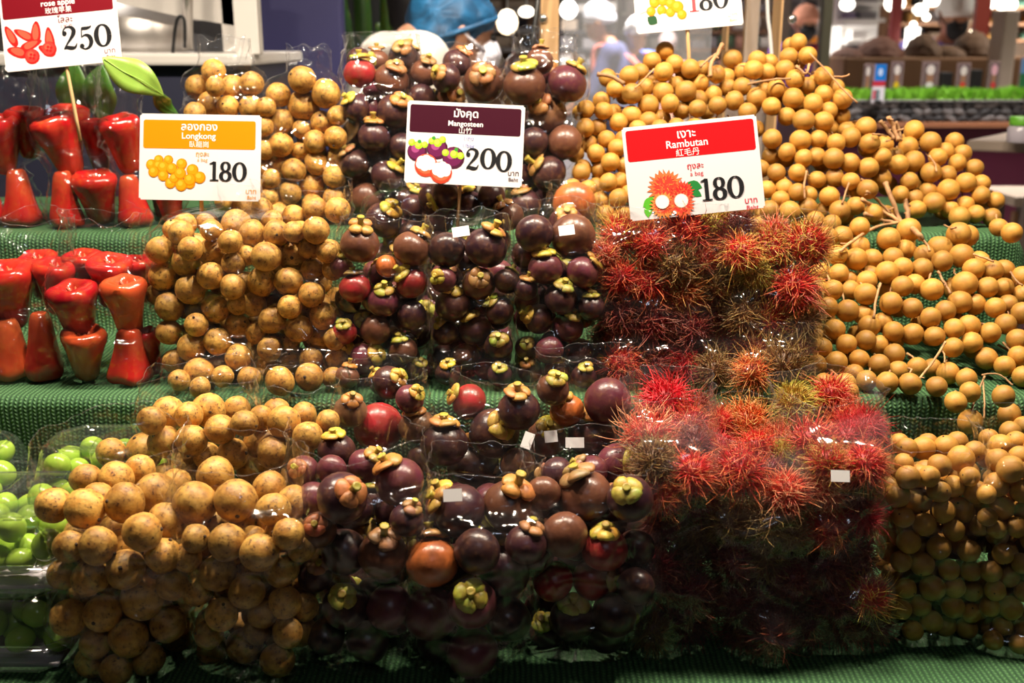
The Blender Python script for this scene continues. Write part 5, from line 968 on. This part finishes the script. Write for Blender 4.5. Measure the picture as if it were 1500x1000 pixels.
    link('hair', blob_mesh('hair', [(H_(-.03, 0, .045), H_(-.02, 0, .06), .093 * k, .09 * k, (1.05, .95, 1.0)), (H_(-.06, 0, -.03), H_(-.055, 0, .03), .06 * k, .08 * k, (.9, 1.1, 1))], voxel * .8, hairm), None, rt)
    for s in (1, -1):
        bm = ico(2, .011 * k); link('eye', bm_mesh('eye', bm), hairm, rt, H_(.083, s * .033, .012))
    if capc is not None:
        cp = [(H_(-.02, 0, .055), H_(-.01, 0, .07), .104 * k, .098 * k, (1.05, .95, .95)), (H_(-.055, 0, .02), H_(.035, 0, .06), .076 * k, .068 * k, (1.0, 1.28, .8))]
        co = link('hair_net' if net else 'cap', blob_mesh('cap', cp, voxel * .7, capc), None, rt)
        if net:
            bm = bmesh.new(); pts = [H_(.112 * math.cos(a) - .012, .098 * math.sin(a), .028 + .035 * math.cos(a)) for a in [2 * math.pi * i / 32 for i in range(33)]]; tube(bm, pts, .007 * k, 6); link('elastic_band', bm_mesh('elastic_band', bm), capc, co)
    if mask is not None:
        link('face_mask', blob_mesh('face_mask', [(H_(.062, 0, -.03), H_(.06, 0, -.065), .055 * k, .045 * k, (1, 1.2, 1))], voxel * .7, mask), None, rt)
        for s in (1, -1):
            bm = bmesh.new(); tube(bm, [H_(.055, s * .06, -.02), H_(.02, s * .088, .0), H_(-.02, s * .094, .03)], .004 * k, 5); link('mask_strap', bm_mesh('mask_strap', bm), mask, rt)
    if straps is not None:
        for s in (1, -1):
            bm = bmesh.new(); c0 = hip + V(.15, s * .06, .2); tube(bm, catmull([hip + V(.15, s * .08, .1), ch + V(.14, s * .085, .04), nk + V(.05, s * .09, .0), ch + V(-.14, s * .06, .02), hip + V(-.13, s * .02, .15)], 5), .019 * k, 6); link('apron_strap', bm_mesh('apron_strap', bm), straps, rt)
    return rt
cloth = lambda n, c: mat(n, c, 0.85)
netm = mat('blue_hair_net', (0.01, 0.11, 0.30), 0.6); N = NT(netm); tc = N.n('TexCoord'); wv = N.n('TexVoronoi', i_Scale=70.0, feature='DISTANCE_TO_EDGE'); N.l(tc.outputs['Object'], wv.inputs['Vector'])
n3 = N.n('TexNoise', i_Scale=11.0, i_Detail=4.0, i_Distortion=1.5); N.l(tc.outputs['Object'], n3.inputs['Vector'])
N.l(N.mix(N.ramp(n3.outputs[0], [(0.35, (0, 0, 0)), (0.7, (1, 1, 1))]), (0.004, 0.035, 0.085), (0.010, 0.12, 0.27)), N.b.inputs['Base Color']); N.bump(n3.outputs[0], 0.8, 0.01)
hp = at(668, 62, 2.62)
person('person in a blue hair net, white shirt and white face mask, turned away', hp, 0.35, cloth('white_shirt', (0.75, 0.68, 0.58)), cloth('dark_trousers', (0.03, 0.03, 0.04)), 0.13, 0.02, netm, mask=cloth('white_mask', (0.72, 0.68, 0.74)), net=True, voxel=0.009, hoff=(.11, .005))
p2 = at(622, 14, 3.2)
person('bareheaded dark haired person in grey half hidden by the blue hair net', p2, 0.2, cloth('grey_shirt', (0.12, 0.11, 0.12)), cloth('black_trousers', (0.02, 0.02, 0.02)), 0.05, 0.1, None)
pc = at(878, 36, 7.0)
person('person in white cap and navy shirt seen through the clear sheet', pc, 2.9, cloth('navy_shirt', (0.03, 0.035, 0.10)), cloth('navy_trousers', (0.03, 0.03, 0.06)), 0.1, 0.35, cloth('white_cap', (0.62, 0.64, 0.72)), straps=cloth('rust_strap', (0.4, 0.10, 0.08)), voxel=0.02)
pc = at(934, 52, 7.8)
person('person in round white cap and bright blue shirt behind clear sheet', pc, -1.2, cloth('blue_shirt', (0.05, 0.10, 0.38)), cloth('grey_trousers', (0.1, 0.1, 0.12)), 0.1, 0.3, cloth('white_round_cap', (0.72, 0.70, 0.74)), straps=cloth('magenta_strap', (0.45, 0.06, 0.16)), voxel=0.02)
pc = at(978, 70, 9.0)
person('person in pinkish shirt far behind the clear sheet', pc, -1.6, cloth('pink_shirt', (0.62, 0.30, 0.25)), cloth('brown_trousers', (0.15, 0.1, 0.08)), 0.1, 0.2, cloth('grey_cap', (0.4, 0.3, 0.3)), voxel=0.024)
pc = at(1180, 38, 7.6)
person('person in salmon cap and black mask beside the wooden post', pc, -1.5, cloth('purple_shirt', (0.16, 0.05, 0.30)), cloth('violet_trousers', (0.1, 0.05, 0.15)), 0.1, 0.1, cloth('salmon_cap', (0.68, 0.30, 0.20)), mask=cloth('black_mask', (0.012, 0.012, 0.014)), straps=cloth('red_strap', (0.55, 0.05, 0.07)), voxel=0.02)
pc = at(1398, 26, 6.0)
person('person in big white cap and black mask leaning over brown heaps', pc, -1.5, cloth('violet_blue_shirt', (0.12, 0.10, 0.38)), cloth('blue_trousers', (0.05, 0.06, 0.15)), 0.25, 0.4, cloth('big_white_cap', (0.78, 0.77, 0.75)), mask=cloth('black_face_mask', (0.012, 0.012, 0.014)), straps=cloth('coral_strap', (0.70, 0.10, 0.12)), voxel=0.016)
# ------------------------------------------------------------------ wooden posts with clear sheets
wood = mat('pale_wood', (0.62, 0.38, 0.19), 0.5); N = NT(wood); tc = N.n('TexCoord'); mp = N.n('Mapping'); mp.inputs['Scale'].default_value = (30, 30, 2); N.l(tc.outputs['Object'], mp.inputs[0]); nz = N.n('TexNoise', i_Scale=2.0, i_Detail=4.0); N.l(mp.outputs[0], nz.inputs['Vector']); N.l(N.mix(nz.outputs[0], (0.66, 0.42, 0.21), (0.56, 0.33, 0.15)), N.b.inputs['Base Color'])
boltm = mat('steel_bolt', (0.7, 0.68, 0.66), 0.25, 0.9)
def post(x0, x1, Y, dep, label, bolts=()):
    o = pb('wooden_post', x0, -330, x1, 160, Y, dep, wood, None, 0.004, None, z0=0.0); tag(o, label, 'post', 'wooden posts of the clear partition')
    for bx, by in bolts:
        p = atY(bx, by, Y - 0.003); v, f = lathe([(0.005, -0.004), (0.0085, -0.004), (0.0085, 0.0), (0.006, 0.004), (0.002, 0.005)], 12); link('bolt', mesh('bolt', v, f), boltm, o, p, Quaternion((1, 0, 0), math.pi / 2))
    return o
post(791, 823, 2.12, 0.07, 'pale wooden post behind the black rod', ((796, 27), (797, 80))); post(1062, 1084, 2.25, 0.05, 'pale wooden post beside the longan price card'); post(1135, 1170, 2.12, 0.07, 'pale wooden post with bolt rising behind top longan bunch', ((1161, 28),)); post(1105, 1113, 2.6, 0.03, 'thin pale wooden batten between two wider posts')
o = pb('clear_sheet', 824, -330, 1061, 165, 2.165, 0.004, M['acrylic'], None, 0, None); tag(o, 'wide clear plastic sheet between wooden posts', 'partition', 'clear partition sheets')
o = pb('clear_sheet', 1085, -330, 1134, 165, 2.165, 0.004, M['acrylic'], None, 0, None); tag(o, 'narrow clear plastic sheet beside white cable', 'partition', 'clear partition sheets')
bm = bmesh.new(); tube(bm, catmull([atY(1123, -200, 2.1), atY(1124, 0, 2.1), atY(1128, 50, 2.1), atY(1131, 90, 2.1), atY(1133, 140, 2.1)], 5), 0.0035, 8); o = link('cable', bm_mesh('cable', bm), mat('white_cable', (0.8, 0.78, 0.78), 0.4)); tag(o, 'white cable hanging beside the bolted wooden post', 'cable')
bm = bmesh.new(); tube(bm, [atY(803, -120, 2.08), atY(778, 82, 2.08), atY(755, 260, 2.08)], 0.0048, 8); o = link('rod', bm_mesh('rod', bm), blackm); tag(o, 'slanting black rod before the first wooden post', 'rod')
# ------------------------------------------------------------------ lamps that show
def globe(x, y, rp, Y, col, e, label, sy=1.0):
    p = atY(x, y, Y); r = rp * Y / F; em = mat('lit_lamp', (0.9, 0.9, 0.9), 0.4, emit=col, es=e); rt = empty('hanging_lamp', p); tag(rt, label, 'lamp', 'lit lamps in the hall')
    v, f = lathe([(0.05 * r, 0.95 * r * sy), (0.55 * r, 0.8 * r * sy), (0.9 * r, 0.35 * r * sy), (r, -0.1 * r * sy), (0.85 * r, -0.55 * r * sy), (0.5 * r, -0.85 * r * sy), (0.1 * r, -0.95 * r * sy)], 18); link('bulb', mesh('bulb', v, f), em, rt)
    bm = bmesh.new(); tube(bm, [Vector((0, 0, 0.9 * r * sy)), Vector((0, 0, 3.75 - p.z))], 0.004, 6); link('cord', bm_mesh('cord', bm), blackm, rt)
for a in ((743,32,15,4.2,(1.0,.78,.5),3.0,'pear shaped warm lamp beside the blue hair net',1.2),(771,17,11,4.6,(1.0,.88,.7),4.0,'small warm lamp between hair net and black rod',.7),(833,14,12,6.5,(1.0,.95,.9),4.0,'white lamp beside the first wooden post',1.1),(1311,4,14,6.6,(1.0,.93,.8),5.0,'wide white lamp above brown heaps',.9),(1348,14,10,6.8,(1.0,.92,.78),5.0,'oblong white lamp right of the maroon pole',.8),(1357,25,5,6.9,(1.0,.9,.75),6.0,'tiny round lamp near white cap',1),(1338,36,4.5,6.2,(1.0,.9,.75),6.0,'tiny round lamp above glowing panel',1),(1366,2,11,7.2,(1.0,.93,.82),5.0,'white lamp cut by the upper frame edge',.6),(1425,48,5,6.4,(1.0,.85,.6),6.0,'tiny warm lamp over the last brown heap',1),(1447,4,12,6.8,(1.0,.95,.85),5.0,'broad white lamp beside beige pillar',.8),(1241,6,10,7.0,(1.0,.96,.85),4.0,'white lamp beside the dark green post',.9),(1475,6,14,6.9,(1.0,.92,.78),4.5,'bright warm lamp above the beige pillar',.8),(1396,-3,8,7.3,(1.0,.9,.75),4.0,'small lamp over the big white cap',.8)): globe(*a)
# ------------------------------------------------------------------ counter with stone band and grass
Yc = 4.5; a0 = atY(1180, 178, Yc); oc = Vector((a0.x + 0.5, Yc, 0)); ct = empty('bar_counter', oc); tag(ct, 'maroon bar counter with grey stone band beyond the longans', 'counter')
zt = atY(1300, 146, Yc).z; zs = atY(1300, 179, Yc).z; zw = atY(1300, 187, Yc).z; xr = atY(1720, 150, Yc).x
maroon = mat('maroon_panel', (0.055, 0.004, 0.018), 0.45); redwood = mat('reddish_wood', (0.30, 0.12, 0.06), 0.5); dstone = mat('dark_mortar', (0.02, 0.02, 0.022), 0.9)
rbox('front_panel', (a0.x - oc.x, 0.02, 0), (xr - oc.x, 0.5, zw), maroon, ct); rbox('wood_ledge', (a0.x - oc.x, -0.02, zw), (xr - oc.x, 0.5, zs), redwood, ct, 0.004); rbox('stone_core', (a0.x - oc.x, 0.02, zs), (xr - oc.x, 0.5, zt - 0.008), dstone, ct, 0); rbox('top_slab', (a0.x - oc.x, -0.005, zt - 0.008), (xr - oc.x, 0.52, zt), mat('grey_slab', (0.22, 0.21, 0.21), 0.6), ct, 0.002)
stm = [mat('grey_stone', (0.085, 0.08, 0.085), 0.85), mat('pale_grey_stone', (0.17, 0.155, 0.16), 0.85), mat('dark_stone', (0.04, 0.038, 0.042), 0.85)]
sm = []
for i in range(6):
    bm = ico(2)
    for v in bm.verts: v.co *= 1 + 0.25 * noise.noise(v.co * 1.6 + Vector((i * 4.1, 0, 0))); v.co.y *= 0.5
    sm.append(bm_mesh('stone', bm, False, [stm[i % 3]]))
hb = zt - 0.008 - zs; n = 0
for row in range(3):
    x = a0.x - oc.x + 0.02 * row
    while x < xr - oc.x - 0.03 and n < 290:
        w_ = RNG.uniform(0.018, 0.03); link('stone', sm[int(RNG.integers(6))], None, ct, (x + w_, 0.016, zs + hb * (row + 0.5) / 3), Quaternion((0, 1, 0), RNG.uniform(-0.5, 0.5)), (w_ * 1.15, 0.03, hb / 6 * 1.15)); x += w_ * 1.95; n += 1
bm = bmesh.new()
for i in range(5200):
    p = Vector((RNG.uniform(a0.x, xr), Yc + RNG.uniform(0.0, 0.12), zt)); hgt = RNG.uniform(0.03, 0.062) * (0.75 + 0.5 * abs(noise.noise(Vector((p.x * 9, 0, 0))))); d = Vector((RNG.normal() * 0.35, RNG.normal() * 0.35, 1)) * hgt; s = Vector((0.0045, 0.002, 0)); v = [bm.verts.new(p - s), bm.verts.new(p + s), bm.verts.new(p + d * 0.6 + s * 0.8), bm.verts.new(p + d)]; bm.faces.new(v)
gm = mat('artificial_grass', (0.20, 0.48, 0.03), 0.6); o = link('grass', bm_mesh('grass', bm, False), gm); tag(o, 'bright green artificial grass strip along the bar counter top', 'grass', None, 'stuff')
# cards on the counter
def menu(x0, y0, x1, y1, Y, bands, label):
    p = atY((x0 + x1) / 2, y1, Y); rt = empty('menu_stand', p); tag(rt, label, 'sign', 'menu stands on the bar counter'); A = atY(x0, y1, Y); B = atY(x1, y0, Y); w_ = (B.x - A.x) / 2; h = B.z - A.z
    rbox('board', (-w_, 0, 0), (w_, 0.008, h), mat('menu_board', (0.30, 0.20, 0.20), 0.5), rt, 0.001); rbox('foot', (-w_ * 0.6, -0.01, zt - p.z), (w_ * 0.6, 0.04, 0.002), blackm, rt, 0.001)
    pr = bmesh.new(); ms = []
    for (u0, v0, u1, v1, col, rnd_) in bands:
        m = pm(col); ms.append(m)
        pts = [(-w_ + 2 * w_ * u0, h * v0), (-w_ + 2 * w_ * u1, h * v0), (-w_ + 2 * w_ * u1, h * v1), (-w_ + 2 * w_ * u0, h * v1)]
        if rnd_: cx, cy, rx, ry = (pts[0][0] + pts[1][0]) / 2, (pts[0][1] + pts[2][1]) / 2, (pts[1][0] - pts[0][0]) / 2, (pts[2][1] - pts[0][1]) / 2; pts = [(cx + rx * math.cos(a), cy + ry * math.sin(a)) for a in [2 * math.pi * i / 14 for i in range(14)]]
        f = pr.faces.new([pr.verts.new((x, -0.0008 - 0.0002 * len(ms), z)) for x, z in pts]); f.material_index = len(ms) - 1
    link('printed_picture', bm_mesh('printed_picture', pr, False, ms), None, rt)
ice = lambda base: [(.08,.05,.92,.95,(0.16,0.11,0.12),0),(.3,.2,.7,.62,(0.34,0.17,0.11),0),(.25,.52,.75,.88,(0.75,0.66,0.66),1),(.28,.05,.72,.28,base,1)]
menu(1301,90,1323,131,4.62,ice((0.75,0.5,0.02)),'menu stand with dessert picture and yellow base on counter'); menu(1346,90,1375,131,4.62,ice((0.7,0.66,0.66)),'menu stand with dessert picture and white base on counter'); menu(1397,92,1421,131,4.62,ice((0.6,0.05,0.04)),'menu stand with white dessert above red base'); menu(1443,90,1464,131,4.62,ice((0.55,0.05,0.05))[:2] + [(.2,.5,.8,.9,(0.75,0.4,0.5),1),(.28,.03,.72,.28,(0.6,0.05,0.05),1)],'menu stand with pink dessert above red base'); menu(1488,84,1508,131,4.62,[(.05,.5,.95,.97,(0.12,0.25,0.5),0),(.05,.05,.95,.5,(0.03,0.14,0.06),0)],'menu stand coloured blue over dark green'); menu(1262,93,1277,131,4.62,ice((0.4,0.2,0.1)),'menu stand half behind the blue sign')
menu(1273,94,1297,152,4.45,[(.12,.58,.98,1.0,(0.01,0.16,0.55),0),(.38,.70,.72,.90,(0.45,0.55,0.75),1),(.0,.44,.98,.58,(0.45,0.03,0.05),0),(.0,.02,.98,.44,(0.62,0.6,0.66),0),(.15,.10,.6,.36,(0.12,0.18,0.2),0),(.08,.12,.3,.34,(0.5,0.05,0.08),0)],'blue and white standing sign with red middle on counter')
for x0, y0, x1, y1, lb in ((1378,106,1397,131,'black bin between two menu stands with red and white bases'),(1422,102,1441,131,'black bin between two menu stands with red bases')):
    o = pb('bin', x0, y0, x1, y1, 4.7, 0.12, blackm, None, 0.006, None, z0=zt); tag(o, lb, 'bin', 'black bins on the bar counter')
# heaps on the rear shelf
shelf_z = atY(1350, 84, 5.3).z; o = rbox('rear_shelf', (atY(1228, 90, 5.3).x, 5.2, 0), (xr + 0.4, 5.75, shelf_z), mat('brown_shelf', (0.15, 0.07, 0.028), 0.6), None, 0.01); tag(o, 'long brown serving shelf carrying the brown heaps', 'shelf')
hm = mat('brown_food', (0.16, 0.08, 0.035), 0.8); N = NT(hm); nz = N.n('TexNoise', i_Scale=60.0, i_Detail=3.0); N.l(N.mix(nz.outputs[0], (0.035, 0.016, 0.008), (0.11, 0.055, 0.022)), N.b.inputs['Base Color']); hm2 = mat('reddish_food', (0.09, 0.03, 0.014), 0.8)
def heap(x0, x1, ytop, m, label):
    a = atY(x0, 84, 5.4); b = atY(x1, ytop, 5.4); bm = ico(4); c = Vector(((a.x + b.x) / 2, 5.45, shelf_z)); w_ = (b.x - a.x) / 2; h = b.z - shelf_z
    for v in bm.verts:
        v.co *= 1 + 0.10 * noise.noise(v.co * 5 + Vector((x0, 0, 0))) + 0.05 * noise.noise(v.co * 14); v.co.z = max(v.co.z, 0); v.co = Vector((v.co.x * w_, v.co.y * 0.2, v.co.z ** 1.2 * h))
    o = link('heap', bm_mesh('heap', bm), m, None, c); tag(o, label, 'food', 'brown heaps on the rear shelf'); o['kind'] = 'stuff'
heap(1262, 1326, 54, hm2, 'reddish brown rounded heap left of glowing panel'); heap(1336, 1378, 50, hm, 'dark brown heap before the big white cap'); heap(1370, 1412, 66, hm, 'low brown heap under the reaching hand'); heap(1405, 1458, 46, hm, 'dark brown heap against the beige pillar'); heap(1228, 1262, 70, hm2, 'small brown heap beside the green post')
# posts, pillar, panels
def tagged(o, label, cat): tag(o, label, cat); return o
tagged(pb('metal_post', 1207, -250, 1226, 200, 4.1, 0.05, mat('olive_metal', (0.055, 0.05, 0.028), 0.5), None, 0.004, None, z0=0.0), 'dark olive metal post beyond the longans', 'post')
tagged(pb('pillar', 1452, 14, 1496, 200, 5.0, 0.14, mat('beige_paint', (0.42, 0.33, 0.27), 0.6), None, 0.01, None, z0=0.0), 'beige pillar rising behind the menu stands', 'pillar'); 
tagged(pb('pole', 1318, -200, 1327, 60, 5.9, 0.04, mat('maroon_pole', (0.16, 0.02, 0.02), 0.5), None, 0.003, None, z0=0.0), 'thin maroon pole among the lamps', 'pole'); tagged(pb('pole', 1447, -200, 1454, 60, 5.9, 0.04, mat('red_pole', (0.2, 0.03, 0.02), 0.5), None, 0.003, None, z0=0.0), 'thin red pole beside the beige pillar', 'pole')
tagged(pb('light_panel', 1326, 40, 1349, 76, 5.85, 0.03, mat('lit_panel', (0.9, 0.9, 0.9), 0.5, emit=(1.0, 0.95, 0.85), es=3.0), None, 0.006, None), 'glowing white panel between two brown heaps', 'lamp')
def unit(x0, y0, x1, y1, Y, dep, cols, label, foot=True):
    """a distant shelf unit: a body with shelves and the goods on them"""
    a = atY(x0, y1, Y); b = atY(x1, y0, Y); og = Vector(((a.x + b.x) / 2, Y, 0)); rt = empty('shelf_unit', og); tag(rt, label, 'shelf', 'distant shelf units'); w_ = (b.x - a.x) / 2
    rbox('body', (-w_, 0.05, 0), (w_, dep, b.z), mat('unit_body', cols[0], 0.6), rt, 0.004); nsh = max(1, int(round((y1 - y0) / 26)))
    for k in range(nsh):
        z = a.z + (b.z - a.z) * k / nsh; rbox('shelf', (-w_, -0.1, z - 0.012), (w_, 0.05, z + 0.012), mat('unit_shelf', cols[1], 0.5), rt, 0.003); x = -w_ + 0.03
        while x < w_ - 0.06:
            ww = RNG.uniform(0.05, 0.14); hh = RNG.uniform(0.3, 0.8) * (b.z - a.z) / nsh; c = cols[2 + int(RNG.integers(len(cols) - 2))]; rbox('carton', (x, -0.08, z + 0.0125), (min(x + ww, w_ - 0.01), 0.04, z + 0.0125 + hh), pm(c), rt, 0.004); x += ww + RNG.uniform(0.01, 0.08)
GR, BE, WT, DK, BR = (0.25, 0.24, 0.26), (0.55, 0.45, 0.36), (0.72, 0.7, 0.68), (0.03, 0.03, 0.04), (0.25, 0.13, 0.07)
unit(706, -40, 790, 100, 5.6, 0.4, (BR, GR, WT, (0.6, 0.2, 0.05), BE, DK), 'brown shelf unit glimpsed right of the blue hair net'); unit(815, -60, 905, 150, 9.6, 0.4, (GR, DK, WT, DK, GR, BE), 'grey shelf unit behind the navy shirted person'); unit(908, -60, 1000, 150, 10.2, 0.4, ((0.4, 0.38, 0.42), WT, WT, BE, GR, (0.3, 0.2, 0.35)), 'pale shelf unit behind the bright blue shirt'); unit(1002, -60, 1135, 150, 9.8, 0.4, (BE, BR, (0.45, 0.25, 0.2), GR, (0.1, 0.16, 0.1), WT), 'beige shelf unit behind the thin wooden batten')
unit(1168, -40, 1206, 118, 9.6, 0.4, (GR, WT, DK, (0.7, 0.25, 0.03), WT), 'shelf unit holding an orange carton beside wooden post'); unit(1228, -20, 1295, 30, 8.3, 0.4, (WT, WT, GR, (0.3, 0.25, 0.4), WT), 'white shelf unit right of the dark olive post'); unit(1230, 38, 1290, 110, 6.6, 0.4, (WT, WT, (0.6, 0.42, 0.16), GR, WT), 'low white shelf unit behind small brown heap'); unit(1296, -60, 1420, 60, 9.0, 0.4, (BR, BR, DK, BE, (0.6, 0.35, 0.12), GR), 'dark brown shelf unit behind the lamps'); unit(1422, -60, 1560, 60, 9.2, 0.4, (BE, BR, (0.65, 0.4, 0.12), WT, (0.1, 0.25, 0.2)), 'warm beige shelf unit behind the pillar')
# table, bench and jar
tw = mat('grey_table_wood', (0.34, 0.27, 0.22), 0.4); tp = atZ(1424, 207, 1.17); tb = empty('bar_table', (tp.x + 0.50, tp.y + 0.02, 0)); tb.rotation_euler = (0, 0, -0.06); tag(tb, 'weathered grey wooden table beyond the longans, jar on it', 'table')
bm = bmesh.new(); pts = [(-0.50, -0.02), (0.55, -0.42), (0.75, 0.12), (-0.3, 0.25)]; lo = [bm.verts.new((x, y, 1.145)) for x, y in pts]; hi = [bm.verts.new((x, y, 1.17)) for x, y in pts]; bm.faces.new(hi); bm.faces.new(lo[::-1])
for i in range(4): bm.faces.new((lo[i], lo[(i + 1) % 4], hi[(i + 1) % 4], hi[i]))
bmesh.ops.bevel(bm, geom=bm.edges[:], offset=0.003, segments=2, affect='EDGES'); link('table_top', bm_mesh('table_top', bm, False), tw, tb)
dw = mat('dark_table_leg', (0.10, 0.075, 0.065), 0.5)
for (x0, y0, x1, y1) in ((-0.30, 0.02, -0.42, -0.02), (0.45, -0.3, 0.52, -0.36), (-0.2, 0.18, -0.3, 0.24), (0.6, 0.08, 0.68, 0.1)):
    bm = bmesh.new(); tube(bm, [Vector((x0, y0, 1.146)), Vector((x1, y1, 0.0))], 0.022, 4); link('leg', bm_mesh('leg', bm, False), dw, tb)
bz = atY(1480, 283, 3.3).z; bx = atY(1470, 283, 3.3).x; bn = empty('bench', (bx + 0.35, 3.35, 0)); tag(bn, 'dark wooden bench beneath the weathered table', 'bench')
rbox('seat', (-0.35, -0.13, bz - 0.03), (0.5, 0.13, bz), tw, bn, 0.004); rbox('rail', (-0.33, -0.10, bz - 0.12), (0.48, -0.07, bz - 0.05), mat('brown_rail', (0.2, 0.1, 0.05), 0.6), bn, 0.004)
for sx in (-0.3, 0.43):
    for sy in (-0.1, 0.1): rbox('leg', (sx - 0.02, sy - 0.02, 0), (sx + 0.02, sy + 0.02, bz - 0.031), dw, bn, 0.003)
jp = atZ(1493, 209, 1.172); jr = empty('jar', jp); tag(jr, 'clear plastic jar with bright green lid on weathered table', 'jar')
v, f = lathe([(0.001, 0.001), (0.026, 0.001), (0.029, 0.004), (0.029, 0.034), (0.024, 0.040), (0.023, 0.044)], 20); link('jar_body', mesh('jar_body', v, f), mat('frosted_plastic', (0.55, 0.50, 0.58), 0.2), jr)
v, f = lathe([(0.026, 0.040), (0.027, 0.043), (0.027, 0.058), (0.025, 0.060), (0.01, 0.061)], 20); link('lid', mesh('lid', v, f), mat('green_lid', (0.16, 0.5, 0.04), 0.4), jr)
